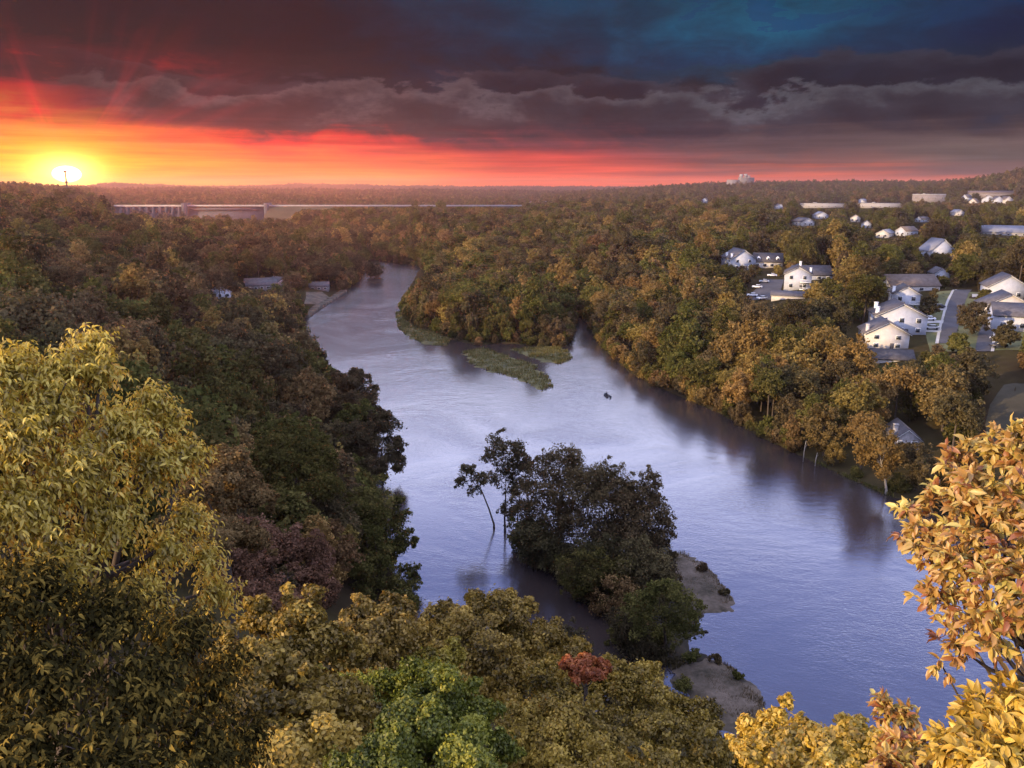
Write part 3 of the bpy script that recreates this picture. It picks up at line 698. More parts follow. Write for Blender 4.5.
# ------------------------------------------------------------------ roads, lawns, parking
def sheet(name, pts_px, mat, off, keep=True, n=14):
    """a draped quad strip: pts_px = [(left_x, right_x, row), ...] traced along the road in the photograph"""
    L = np.array([ground(a, y)[:2] for a, b, y in pts_px]); R = np.array([ground(b, y)[:2] for a, b, y in pts_px])
    V = []; q = []; m = 7
    K = len(L); tt = np.linspace(0, K-1, (K-1)*n+1)
    li = np.stack([np.interp(tt, np.arange(K), L[:, k]) for k in (0, 1)], 1); ri = np.stack([np.interp(tt, np.arange(K), R[:, k]) for k in (0, 1)], 1)
    for s in np.linspace(0, 1, m): V.append(li*(1-s)+ri*s)
    V = np.stack(V, 1).reshape(-1, 2); z = height(V[:, 0], V[:, 1]) + off
    nn = len(tt)
    for i in range(nn-1):
        for j in range(m-1): q.append((i*m+j, i*m+j+1, (i+1)*m+j+1, (i+1)*m+j))
    o = link(name, mesh_np(name, np.column_stack([V, z]), np.array(q).ravel(), np.full(len(q), 4), [mat], smooth_=True)); kind(o, 'structure')
    if keep:
        for a, b, y in pts_px[::1]: pass
        for (a, b, y), (a2, b2, y2) in zip(pts_px[:-1], pts_px[1:]):
            g = ground((a+b)/2, (y+y2)/2)
            KEEP.append((min(a, a2)+2, min(y, y2), max(b, b2)-2, max(y, y2)+1, float(np.hypot(g[0], g[1]))+6))
        for p in V[::3]: FOOT.append((p[0], p[1], 3.0))
    return o
sheet('lawn', [(936,1024,292),(936,1024,300),(925,1030,315),(925,1040,330),(930,1050,352)], M['lawn'], 0.10, False)
sheet('road', [(958,972,290),(951,967,298),(947,963,308),(944,960,320),(941,957,332),(939,956,344)], M['asphalt'], 0.22)
sheet('road', [(984,992,322),(980,993,330),(977,992,340),(975,990,352)], M['asphalt'], 0.22)
sheet('pavement', [(955.5,957.5,290),(948,950.5,298),(944,946.5,308),(941,943.5,320),(937.5,940.5,332),(935,938.5,344)], M['concrete'], 0.24)
sheet('pavement', [(992.5,995,322),(993.5,996,330),(992.5,995.5,340),(990.5,994,352)], M['concrete'], 0.24)
for a, b, y in ((927,946,322.5),(924,943,331),(930,948,309),(972,1000,296),(975,1000,303)):
    sheet('driveway', [(a,b,y-1.6),(a,b,y+1.6)], M['concrete'], 0.20, True, 8)
sheet('parking_lot', [(764,784,280),(758,782,286),(752,780,293),(748,776,300)], M['asphalt'], 0.2)
sheet('clearing', [(1004,1060,385),(990,1060,405),(985,1060,425),(990,1060,450),(1005,1060,462)], M['rough_grass'], 0.12)
sheet('landing', [(306,322,292),(306,330,298),(304,330,304)], M['gravel'], 0.15, True)

# stone quay along the landing
def quay():
    pts = Z0([(308,318),(320,309),(336,299),(347,292)])
    mb = MB(); rng = RS(3)
    root_xy = np.array(pts[0]); segs = []
    for (a, b) in zip(pts[:-1], pts[1:]):
        a = np.array(a)-root_xy; b = np.array(b)-root_xy; u = (b-a)/np.linalg.norm(b-a); nrm = np.array([-u[1], u[0]])
        n = 5
        for i in range(n):
            p = a+(b-a)*i/n; q = a+(b-a)*(i+1)/n; h = 1.2+rng.uniform(-.3, .3)
            V = [(*p,-1),(*q,-1),(*(q+nrm*3.5),-1),(*(p+nrm*3.5),-1),(*p,h),(*q,h),(*(q+nrm*3.5),h),(*(p+nrm*3.5),h)]
            mb.add(V, [(0,3,2,1),(4,5,6,7),(0,1,5,4),(1,2,6,5),(2,3,7,6),(3,0,4,7)])
    o = mb.build('quay_wall', M['gravel']); o.location = (root_xy[0], root_xy[1], 0)
    tag(o, 'pale stone quay wall along the river at the boat landing', 'quay')
    KEEP.append((308, 289, 345, 312, 480))
quay()

# ------------------------------------------------------------------ cars
PAINT = {k: surf(k+'_car_paint', c, tuple(min(1, v*1.1) for v in c[:3])+(1,), 1.0, 0.35, 0.5) for k, c in
         {'white': (0.7,0.7,0.72,1), 'silver': (0.42,0.43,0.46,1), 'red': (0.42,0.04,0.03,1), 'dark': (0.03,0.03,0.04,1), 'blue': (0.05,0.09,0.25,1)}.items()}
def make_car():
    root = thing('parked_car', 'car', 'car')
    b = MB(); b.prism_x([(-2.2,.35),(2.2,.35),(2.25,.75),(2.1,.95),(1.1,1.02),(-1.6,1.05),(-2.2,.98),(-2.28,.7)], -.88, .88); b.build('body', PAINT['white'], root)
    g = MB(); g.add([(-.84,-1.7,1.04),(.84,-1.7,1.04),(.84,1.15,1.02),(-.84,1.15,1.02),(-.66,-1.2,1.46),(.66,-1.2,1.46),(.66,.45,1.48),(-.66,.45,1.48)],
                    [(0,3,2,1),(0,1,5,4),(1,2,6,5),(2,3,7,6),(3,0,4,7),(4,5,6,7)]); g.build('glass', M['glass'], root)
    r = MB(); r.box(-.67, -1.2, 1.465, .67, .46, 1.53); r.build('roof', PAINT['white'], root)
    for x in (-.8, .8):
        for y in (-1.4, 1.4):
            w = MB(); w.tube([(x-.1, y, .33), (x+.1, y, .33)], [.33, .33], 12); w.build('wheel', M['tyre'], root)
    return root
car0 = make_car(); used = [False]
def put_car(px, py, rz, colour, label, group=None):
    g = ground(px, py)
    if not used[0]: r = car0; used[0] = True; kids = list(r.children)
    else:
        r = car0.copy(); C.objects.link(r); kids = []
        for ch in list(car0.children):
            c = ch.copy(); C.objects.link(c); c.parent = r; kids.append(c)
    for c in kids:
        if c.name.split('.')[0] in ('body', 'roof'):
            c.material_slots[0].link = 'OBJECT'; c.material_slots[0].material = PAINT[colour]
    r.location = (g[0], g[1], g[2]+0.24); r.rotation_euler = (0, 0, rz); r['label'] = label
    r['group'] = group or 'parked cars'
    if 'group' in r and group is None: pass
    FOOT.append((g[0], g[1], 4))
for px, py, rz, col, lb in [
    (752,297,1.2,'white','white car parked lowest in the apartment parking lot'), (757,288.5,1.3,'white','white car parked along the left edge of the apartment lot'),
    (764,283,1.3,'silver','silver car parked near the far end of the apartment lot'), (772,277,1.3,'white','white car parked at the top of the apartment lot'),
    (762,300,1.9,'white','white car parked at the lower right of the apartment lot'), (779,297,2.2,'white','white car parked beside the dark carport roof'),
    (930,307.5,1.4,'white','white car on the driveway halfway up the street'), (938,308.5,1.4,'dark','dark car beside the white one halfway up the street'),
    (928,321,1.4,'white','white car on the driveway beside the big white townhouse'), (931,330,1.4,'silver','silver car on the lowest driveway of the street'),
    (998,341,1.5,'white','white car parked beside the lower road'), (998,348,1.5,'dark','dark car parked beside the lower road'),
    (1016,455,1.2,'white','white car at the foot of the grassy clearing')]:
    put_car(px, py, rz, col, lb, 'parked cars')

# ------------------------------------------------------------------ angler and boat
def boat():
    g = at_z(607, 396)
    root = thing('fishing_boat', 'small dark flat bottomed fishing boat with one seated angler on open water', 'boat', g, 0.3)
    L, W = 2.1, 0.6; V = []; Fs = []; n = 9
    for i in range(n):
        t = -1+2*i/(n-1); w = W*(1-max(0, t)**3*0.75); lift = 0.22*max(0, t)**2
        V += [(-w*.75, t*L, -.12+lift), (w*.75, t*L, -.12+lift), (w, t*L, .36+lift*.6), (w*.9, t*L, .36+lift*.6), (w*.66, t*L, -.04+lift), (-w*.66, t*L, -.04+lift), (-w*.9, t*L, .36+lift*.6), (-w, t*L, .36+lift*.6)]
    for i in range(n-1):
        for j in range(8): Fs.append((i*8+j, i*8+(j+1)%8, (i+1)*8+(j+1)%8, (i+1)*8+j))
    Fs += [(0,1,2,3,4,5,6,7)[::-1], tuple((n-1)*8+j for j in range(8))]
    MB().add(V, Fs).build('hull', M['hull'], root)
    for y in (-1.1, 0.35): MB().box(-.5, y-.16, .22, .5, y+.16, .28).build('seat', M['bark'], root)
    o = MB(); o.box(-.16, -2.42, .1, .16, -2.16, .62); o.tube([(0,-2.3,.1),(0,-2.34,-.3)], [.06,.05], 6); o.build('outboard_motor', M['hull'], root)
    # the angler, one continuous body grown over a skeleton
    joints = [(0,0,.0),(0,.03,.28),(0,.06,.48),(0,.07,.56),(0,.07,.70),(0,.08,.84)]
    ed = [(0,1),(1,2),(2,3),(3,4),(4,5)]; rad = [.16,.17,.16,.07,.10,.085]
    def chain(start, pts, rr):
        k = start
        for p, r in zip(pts, rr): joints.append(p); rad.append(r); ed.append((k, len(joints)-1)); k = len(joints)-1
    for s in (-1, 1):
        chain(0, [(s*.11,.12,.0),(s*.17,.46,.05),(s*.16,.50,-.36),(s*.16,.64,-.40)], [.10,.075,.055,.045])
        chain(2, [(s*.19,.06,.46),(s*.25,.14,.22),(s*.10,.36,.22),(s*.06,.44,.24)], [.075,.055,.042,.038])
    me = bpy.data.meshes.new('person'); me.from_pydata(joints, ed, []); me.materials.append(M['cloth'])
    p = bpy.data.objects.new('person', me); C.objects.link(p)
    sk = p.modifiers.new('skin', 'SKIN'); 
    for v, r in zip(me.skin_vertices[0].data, rad): v.radius = (r, r)
    me.skin_vertices[0].data[0].use_root = True
    p.modifiers.new('sub', 'SUBSURF').levels = 1; p.modifiers['sub'].render_levels = 1
    Rm = Matrix.Translation(Vector(g)) @ Matrix.Rotation(0.3, 4, 'Z')
    p.location = Rm @ Vector((0, .2, .42)); p.rotation_euler = (0, 0, 0.3)
    tag(p, 'person in dark jacket and cap sitting in the small fishing boat holding a rod', 'person')
    hd = MB(); hd.tube([(0,.085,.66),(0,.09,.72),(0,.09,.80),(0,.085,.88)], [.07,.098,.10,.05], 10); hd.build('face', M['skin'], p, True)
    cp = MB(); cp.tube([(0,.08,.80),(0,.08,.86),(0,.075,.92)], [.112,.115,.06], 12); cp.box(-.08,.16,.80,.08,.29,.825); cp.build('cap', M['cloth'], p)
    rd = MB(); rd.tube([(0,0,0),(0,1.2,.7),(0,2.3,1.1)], [.016,.010,.005], 5)
    r = rd.build('fishing_rod', M['bark']); r.location = Rm @ Vector((.06,.62,.66)); r.rotation_euler = (0,0,.15)
    tag(r, 'thin fishing rod held out over the water by the angler', 'fishing rod')
boat()

# ------------------------------------------------------------------ trees
# water that shows in the photograph; no crown may cover it
WATER_PX = [(371,262),(388,259),(428,268),(410,284),(400,300),(394,318),(404,338),(430,348),(462,352),(470,366),(520,384),(552,394),(556,384),(545,368),(575,360),(573,332),(582,328),(592,348),(606,370),(626,388),(664,402),(706,420),(746,445),(800,468),(850,490),(886,504),(905,540),(960,690),(940,722),(830,730),(742,738),(776,716),(735,672),(700,640),(735,604),(700,565),(650,545),(640,470),(600,440),(510,430),(455,450),(452,500),(500,560),(560,600),(600,640),(560,625),(520,612),(480,604),(424,612),(418,570),(402,535),(394,500),(390,475),(404,452),(386,415),(366,392),(340,372),(318,345),(308,322),(328,302),(360,287),(366,275)]
WPOLY = np.array(WATER_PX, float)
ISLAND_W = np.array(Z0(ISLAND_PX))

KEEP += [(245,535,325,590,83), (268,448,322,490,112), (362,412,398,460,165), (340,380,374,420,196), (360,500,405,600,119), (862,432,900,482,150)]
# crown variants shared by the trees of the middle distance
forms = [('round',13.5,5.2),('round',12,5.6),('tall',16,4.8),('spread',13,6.2),('tall',14.5,4.4),('round',10.5,4.6),('spread',15,6.0),('low',9,4.4)]
VARS = [make_variant(100+i, H, R, f, 17, 5200, 0.25, 6, 14) for i, (f, H, R) in enumerate(forms)]
VMESH = []
for v in VARS:
    rng = RS(v['seed']+5)
    cm_ = crown_mesh('crown', v['P'], v['N'], v['T'], v['size'], rng, LEAF['olive'], aspect=0.7)
    tm = trunk_geo((0,0,0), v['c'], v['r'], 0.26, rng, 6, 7)
    t_me = mesh_np('trunk', tm.V, [i for f in tm.F for i in f], [len(f) for f in tm.F], [M['bark']])
    VMESH.append((cm_, t_me))
GOLD_SPOTS = [(650,338,18),(664,320,14),(740,372,22),(770,360,16),(868,388,20),(800,372,16),(834,352,18),(860,440,16),(700,232,14),(715,225,12),(640,300,12),(600,285,14),(560,272,14),(470,255,16),(610,300,12),(742,440,12),(655,260,10),(838,262,14),(848,275,12),(818,300,14),(760,330,12)]
rng = RS(42)
cand = []
def scatter(d0, d1, sp, seed):
    r = RS(seed); w = math.tan(math.radians(36.5))
    xs = np.arange(-d1*0.62, d1*0.62, sp); ys = np.arange(0, d1, sp)
    X, Y = np.meshgrid(xs, ys); X = X.ravel(); Y = Y.ravel()
    X = X + r.uniform(-.42, .42, len(X))*sp; Y = Y + r.uniform(-.42, .42, len(Y))*sp
    D = np.hypot(X, Y); k = (D >= d0) & (D < d1) & (np.abs(X) < Y*w+12); return X[k], Y[k]
X, Y = scatter(74, 1330, 6.9, 1)
h = height(X, Y); dr = dist_poly(RIVER, X, Y); ins = inside(RIVER, X, Y)
k = ~ins & (dr > 1.2); X, Y, h, dr = X[k], Y[k], h[k], dr[k]
def foot_mask(X, Y):
    ok = np.ones(len(X), bool)
    Fp = np.array(FOOT)
    for x, y, r in Fp: ok &= (X-x)**2+(Y-y)**2 > (r+1.0)**2
    return ok
k = foot_mask(X, Y); X, Y, h, dr = X[k], Y[k], h[k], dr[k]
# extra small growth on the waterline
n = len(X); vi = rng.randint(0, 7, n)
HV = np.array([v['H'] for v in VARS]); RV = np.array([v['R'] for v in VARS])
sc = np.clip(rng.normal(0.98, 0.2, n), 0.55, 1.45)*np.where(dr < 6, 0.82, 1.0)
sz = sc*rng.uniform(0.9, 1.15, n)
def reject(X, Y, h, vi, sc, sz):
    """crowns that would hide water, houses or roads seen in the photograph"""
    bad = np.zeros(len(X), bool); D = np.hypot(X, Y)
    R = RV[vi]*sc; H = HV[vi]*sz
    for fx, fz in ((0,0.97),(0,0.6),(-0.85,0.62),(0.85,0.62),(-0.6,0.88),(0.6,0.88),(-.7,.4),(.7,.4)):
        ux, uy = Y/D, -X/D
        px, py, _ = proj(X+ux*R*fx, Y+uy*R*fx, h+H*fz)
        bad |= inside(WPOLY, px, py)
        for x0, y0, x1, y1, dd in KEEP:
            bad |= (px > x0) & (px < x1) & (py > y0) & (py < y1) & (D < dd)
    return bad
k = ~reject(X, Y, h, vi, sc, sz)
# second chance with small shrubby trees where a full-size crown was refused
k2 = ~k; s2 = sc*0.55; vi2 = np.where(k2, 7, vi)
b2 = reject(X, Y, h, vi2, s2, s2)
keep2 = k2 & ~b2
vi = np.where(keep2, 7, vi); sc = np.where(keep2, s2, sc); sz = np.where(keep2, s2, sz)
k = k | keep2
X, Y, h, dr, vi, sc, sz = (a[k] for a in (X, Y, h, dr, vi, sc, sz))
# low growth crowding the waterline
def waterline():
    r = RS(77); L = list(map(np.array, bank_right + upstream + bank_left)); out = []
    for a, b in zip(L[:-1], L[1:]):
        e = b-a; m = np.linalg.norm(e); u = e/m; nr = np.array([u[1], -u[0]]) 
        for t in np.arange(0, m, 2.3): out.append(a+u*t+nr*r.uniform(0.3, 3.0))
    return np.array(out)
wp = waterline(); di = inside(RIVER, wp[:, 0], wp[:, 1])
WX, WY = wp[:, 0], wp[:, 1]; WD = dist_poly(RIVER, WX, WY); ok = ~di & (WD > 0.2) & foot_mask(WX, WY) & (np.hypot(WX, WY) < 720); WX, WY, WD = WX[ok], WY[ok], WD[ok]
ws = rng.uniform(0.30, 0.72, len(WX)); wv = np.where(rng.rand(len(WX)) < 0.7, 7, 5); wh = height(WX, WY)
ok = ~reject(WX, WY, wh, wv, ws*0.8, ws*0.9)
pxw, pyw, _ = proj(WX, WY, wh); ok &= ~((pxw > 795) & (pxw < 930) & (rng.rand(len(WX)) < 0.55))
X, Y, h, dr, vi, sc, sz = (np.concatenate([p, q[ok]]) for p, q in ((X, WX), (Y, WY), (h, wh-0.9), (dr, WD), (vi, wv), (sc, ws), (sz, ws*rng.uniform(.9, 1.3, len(WX)))))
D = np.hypot(X, Y)
pcx, pcy, dep = proj(X, Y, h+HV[vi]*sz*0.62)
# leaf colour by place
fam = []
leftmask = X < np.interp(Y, [0, 75, 110, 160, 250, 300, 420, 640, 900], [40, 40, 10, -20, -20, -40, -85, -105, -280])
fn = fbm(X*0.02+7, Y*0.02, 2)
for i in range(len(X)):
    u = rng.rand()
    if leftmask[i]:
        f = 'brown' if u < 0.36 else 'dark' if u < 0.50 else 'olive' if u < 0.82 else 'rust' if u < 0.92 else 'golden'
    else:
        g = any((pcx[i]-a)**2+(pcy[i]-b)**2 < c*c for a, b, c in GOLD_SPOTS)
        if g and u < 0.75: f = 'golden'
        elif pcx[i] > 740 and pcy[i] < 330:
            f = 'dark' if u < 0.36 else 'green' if u < 0.50 else 'olive' if u < 0.78 else 'brown' if u < 0.93 else 'golden'
        else:
            u2 = u + fn[i]*0.5
            f = 'rust' if u2 < 0.12 else 'brown' if u2 < 0.38 else 'olive' if u2 < 0.74 else 'dark' if u2 < 0.84 else 'golden' if u2 < 0.95 else 'green'
    fam.append(f)
fam = np.array(fam)

# which trees show largest: a coarse painter's pass from near to far
def visible_counts(X, Y, h, vi, sc, sz):
    S = 2; W, Hh = 1024//S, 768//S; buf = np.zeros((Hh, W), bool); order = np.argsort(np.hypot(X, Y)); cnt = np.zeros(len(X))
    px, py, dep = proj(X, Y, h+HV[vi]*sz*0.62)
    for i in order:
        rx = RV[vi[i]]*sc[i]*F/dep[i]/S; ry = HV[vi[i]]*sz[i]*0.36*F/dep[i]/S; cx = px[i]/S; cy = py[i]/S
        if cx < -rx or cx > W+rx or cy < -ry or cy > Hh+ry: continue
        x0, x1, y0, y1 = int(max(0, cx-rx)), int(min(W, cx+rx+1)), int(max(0, cy-ry)), int(min(Hh, cy+ry+1))
        if x1 <= x0 or y1 <= y0: continue
        sub = buf[y0:y1, x0:x1]; yy, xx = np.mgrid[y0:y1, x0:x1]
        e = ((xx-cx)/rx)**2+((yy-cy)/ry)**2 < 1
        cnt[i] = (e & ~sub).sum(); sub |= e
    return cnt
cnt = visible_counts(X, Y, h, vi, sc, sz)
NIND = 262
top = np.argsort(-cnt)[:NIND]; top = [i for i in top if cnt[i] > 0]
isind = np.zeros(len(X), bool); isind[top] = True

COLWORD = {'dark':'dark green brown','brown':'dull brown','olive':'olive','golden':'golden','green':'green','red':'red','rust':'rust brown'}
def region(px, py, left, d, penin):
    if penin: 
        return 'at the river end of the wooded peninsula' if py > 300 else 'on the middle of the wooded peninsula' if py > 275 else 'at the root of the wooded peninsula'
    if left:
        if d < 9: return 'at the waterline below the boat landing' if py < 400 else 'at the waterline across from the leaning island tree'
        if py < 300: return 'on the hillside around the resort cabins'
        if py < 380: return 'on the slope between the resort and the yellow tree' if px < 220 else 'on the slope just downstream of the landing'
        if py < 470: return 'on the hillside behind the yellow foreground tree' if px < 230 else 'on the hillside facing the bare leaning tree'
        return 'on the shaded slope around the dusky red tree'
    if d < 10:
        return 'at the waterline below the stone house' if px > 800 else 'at the waterline across from the island' if px > 690 else 'at the waterline by the fishing boat' if px > 600 else 'at the waterline of the side channel'
    if px > 870: return 'on the bench below the gabled street' if py > 345 else 'beside the gabled townhouses'
    if px > 720: return 'on the slope above the stone house' if py > 390 else 'on the slope under the gabled townhouses' if py > 320 else 'around the apartment parking lot'
    if px > 640: return 'on the bank slope across from the island' if py > 370 else 'on the slope below the apartments'
    return 'on the slope above the fishing boat' if py > 300 else 'on the slope above the side channel'
PENMASK = (X < 38) & (Y > 235) & (Y < 640) & ~leftmask & (pcx < 590)
def place_tree(i):
    v = vi[i]; H = HV[v]*sz[i]
    size = 'tall' if H > 15 else 'low' if H < 9 else 'mid-height'
    reg = region(pcx[i], pcy[i], leftmask[i], dr[i], PENMASK[i])
    lab = f'{size} {COLWORD[fam[i]]} broadleaf tree {reg}'
    root = thing('broadleaf_tree', lab, 'tree', (X[i], Y[i], h[i]-0.1), rng.uniform(0, 6.28), f'{size} {COLWORD[fam[i]]} trees {reg}')
    root.scale = (sc[i], sc[i], sz[i])
    c = link('crown', VMESH[v][0], root); c.material_slots[0].link = 'OBJECT'; c.material_slots[0].material = LEAF[fam[i]]
    link('trunk', VMESH[v][1], root)
for i in top: place_tree(i)

# the rest of the woods reads as one mass: points carrying copies of low-detail trees
def proto_col(name, specs):
    col = bpy.data.collections.new(name)
    for k, (me, mats) in enumerate(specs):
        o = bpy.data.objects.new(f'{name}_{k:03d}', me); col.objects.link(o)
    return col
def proto_mesh(v, mat, nleaf, leafscale, trunk=True):
    r = RS(v['seed']+77); idx = r.choice(len(v['P']), nleaf, replace=False)
    V = leaf_cards(v['P'][idx], v['N'][idx], v['size'][idx]*leafscale, r, 0.75); n = nleaf
    flat = np.arange(n*4); cnts = np.full(n, 4); mi = np.zeros(n, int); T = v['T'][idx]
    if trunk:
        mb = MB(); mb.tube([(0,0,-1),(0,0,v['H']*0.5)], [0.3, 0.15], 5)
        flat = np.concatenate([flat, np.array([i+n*4 for f in mb.F for i in f])]); cnts = np.concatenate([cnts, [len(f) for f in mb.F]])
        V = np.vstack([V, np.array(mb.V)]); mi = np.concatenate([mi, np.ones(len(mb.F), int)]); T = np.concatenate([T, np.zeros(len(mb.F))])
    return mesh_np('tree_copy', V, flat, cnts, [mat, M['bark']], mi, T)
FAMS = ['dark','brown','olive','golden','green','rust']
specs = []
for f in FAMS:
    for v in VARS: specs.append((proto_mesh(v, LEAF[f], 1900, 1.55), None))
col_mid = proto_col('wood_source', specs)
def mass(name, P, rot, scl, idx, col):
    me = bpy.data.meshes.new(name); me.vertices.add(len(P)); me.vertices.foreach_set('co', np.asarray(P, np.float32).ravel())
    for nm, arr, ty, key in (('rot', rot, 'FLOAT_VECTOR', 'vector'), ('scl', scl, 'FLOAT_VECTOR', 'vector'), ('pick', idx, 'INT', 'value')):
        a = me.attributes.new(nm, ty, 'POINT'); a.data.foreach_set(key, np.asarray(arr).ravel().astype(np.int32 if ty == 'INT' else np.float32))
    o = link(name, me); kind(o, 'stuff')
    ng = bpy.data.node_groups.new(name+'_nodes', 'GeometryNodeTree')
    ng.interface.new_socket('Geometry', in_out='INPUT', socket_type='NodeSocketGeometry'); ng.interface.new_socket('Geometry', in_out='OUTPUT', socket_type='NodeSocketGeometry')
    gi = ng.nodes.new('NodeGroupInput'); go = ng.nodes.new('NodeGroupOutput'); ip = ng.nodes.new('GeometryNodeInstanceOnPoints'); ci = ng.nodes.new('GeometryNodeCollectionInfo')
    ci.inputs['Collection'].default_value = col; ci.inputs['Separate Children'].default_value = True; ci.inputs['Reset Children'].default_value = True
    ip.inputs['Pick Instance'].default_value = True
    def attr(nm, ty):
        n = ng.nodes.new('GeometryNodeInputNamedAttribute'); n.data_type = ty; n.inputs['Name'].default_value = nm
        return next(s for s in n.outputs if s.enabled and s.name == 'Attribute')
    L = ng.links.new
    L(gi.outputs[0], ip.inputs['Points']); L(ci.outputs[0], ip.inputs['Instance']); L(attr('pick', 'INT'), ip.inputs['Instance Index'])
    L(attr('rot', 'FLOAT_VECTOR'), ip.inputs['Rotation']); L(attr('scl', 'FLOAT_VECTOR'), ip.inputs['Scale']); L(ip.outputs[0], go.inputs[0])
    md = o.modifiers.new('scatter', 'NODES'); md.node_group = ng
    return o
# the steep wooded slope below the overlook, under the trees that show
NX, NY = scatter(16, 80, 5.2, 55)
NX2 = np.concatenate([NX, RS(56).uniform(-95, 95, 260)]); NY2 = np.concatenate([NY, RS(57).uniform(-18, 60, 260)])
kk = (np.hypot(NX2, NY2) > 22); NX, NY = NX2[kk], NY2[kk]
nh = height(NX, NY); nd = dist_poly(RIVER, NX, NY); kk = ~inside(RIVER, NX, NY) & (nd > 1.5); NX, NY, nh, nd = NX[kk], NY[kk], nh[kk], nd[kk]
nv = RS(58).randint(0, len(VARS), len(NX)); ns = RS(59).uniform(0.35, 0.75, len(NX))
okn = np.ones(len(NX), bool); ND = np.hypot(NX, NY)
for fx, fz in ((0, 1.0), (-0.9, 0.7), (0.9, 0.7), (-.5, .95), (.5, .95)):
    ux, uy = NY/ND, -NX/ND
    qx, qy, qd = proj(NX+ux*RV[nv]*ns*fx, NY+uy*RV[nv]*ns*fx, nh+HV[nv]*ns*fz)
    lim = np.interp(qx, [0, 60, 200, 260, 330, 420, 560, 700, 740, 900, 1024], [520, 520, 640, 800, 800, 800, 800, 800, 800, 800, 800])
    okn &= (qd < 0.5) | (qx < -15) | (qx > 1039) | (qy > lim)
NX, NY, nh, nv, ns = NX[okn], NY[okn], nh[okn], nv[okn], ns[okn]; m0 = len(X)
X, Y, h, sc, sz = (np.concatenate(p) for p in ((X, NX), (Y, NY), (h, nh), (sc, ns), (sz, ns))); vi = np.concatenate([vi, nv])
fam = np.concatenate([fam, RS(60).choice(['olive', 'brown', 'golden', 'dark', 'green'], len(NX))]); isind = np.concatenate([isind, np.zeros(len(NX), bool)])
r_ = RS(8); rest = ~isind; n = rest.sum()
fi = np.array([FAMS.index(f) for f in fam[rest]])
mass('woodland', np.column_stack([X[rest], Y[rest], h[rest]-0.1]), np.column_stack([np.zeros(n), np.zeros(n), r_.uniform(0, 6.28, n)]),
     np.column_stack([sc[rest], sc[rest], sz[rest]]), fi*len(VARS)+vi[rest], col_mid)
# distant woods: the same trees, coarser, with wider spacing
specs = []
for f in ('dark','brown','olive','rust'):
    for v in VARS[:6]: specs.append((proto_mesh(v, LEAF[f], 420, 3.0, False), None))
col_far = proto_col('far_wood_source', specs)
PX_, PY_ = [], []
for d0, d1, sp, sd in ((1330, 2100, 9.5, 21), (2100, 3200, 13, 22), (3200, 5900, 22, 23)):
    a, b = scatter(d0, d1, sp, sd); PX_.append(a); PY_.append(b)
FX = np.concatenate(PX_); FY = np.concatenate(PY_); FH = height(FX, FY); FD = np.hypot(FX, FY)
big = np.interp(FD, [1300, 2100, 3200, 5900], [1.0, 1.15, 1.4, 2.2])
k = foot_mask(FX, FY); px, py, _ = proj(FX, FY, FH+9*np.minimum(big, 1.3))
for x0, y0, x1, y1, dd in KEEP: k &= ~((px > x0) & (px < x1) & (py > y0) & (py < y1) & (FD < dd))
# open fields between the woods
fld = fbm(FX*0.006+3, FY*0.006+8, 3); k &= ~((fld > 0.17) & (FX > 150) & (FD < 2600))
FX, FY, FH, big, FD = FX[k], FY[k], FH[k], big[k], FD[k]; n = len(FX)
s = big*r_.uniform(0.8, 1.2, n)
mass('distant_woodland', np.column_stack([FX, FY, FH-0.3]), np.column_stack([np.zeros(n), np.zeros(n), r_.uniform(0, 6.28, n)]),
     np.column_stack([s, s, np.minimum(s, 1.25)*r_.uniform(0.8, 1.15, n)]), r_.randint(0, len(specs), n), col_far)

# ---- hand-shaped trees: crowns given as lumps (column, row, distance, radius in pixels)
def lumps(L):
    c = np.array([at_d(x, y, d) for x, y, d, r in L]); r = np.array([q[3]*q[2]/F for q in L]); return c, r
def shaped_tree(name, label, L, mat, nleaf, leaf, base=None, r0=0.2, group=None, sub=26, limbs=None, bark='bark', world=False, aspect=0.6, droop=0.3, trunk_to=None, subr=0.27, seed=1, cat='tree'):
    rg = RS(seed+500)
    if world: c = np.array([q[:3] for q in L], float); r = np.array([q[3] for q in L], float)
    else: c, r = lumps(L)
    if base is None:
        bx, by = c[:, 0].mean(), c[:, 1].mean(); base = np.array([bx, by, h1(bx, by)])
    base = np.array(base, float)
    root = thing(name, label, cat, base, 0, group); c = c-base
    P, Nn, T = clump_points(c, r, nleaf, rg, sub=sub, subr=subr)
    me = crown_mesh('crown', P, Nn, T, leaf*rg.uniform(0.65, 1.3, nleaf), rg, mat, aspect=aspect, droop=droop)
    link('crown', me, root)
    mb = trunk_geo((0,0,0), c, r, r0, rg, 8, limbs); mb.build('trunk', M[bark], root)
    return root
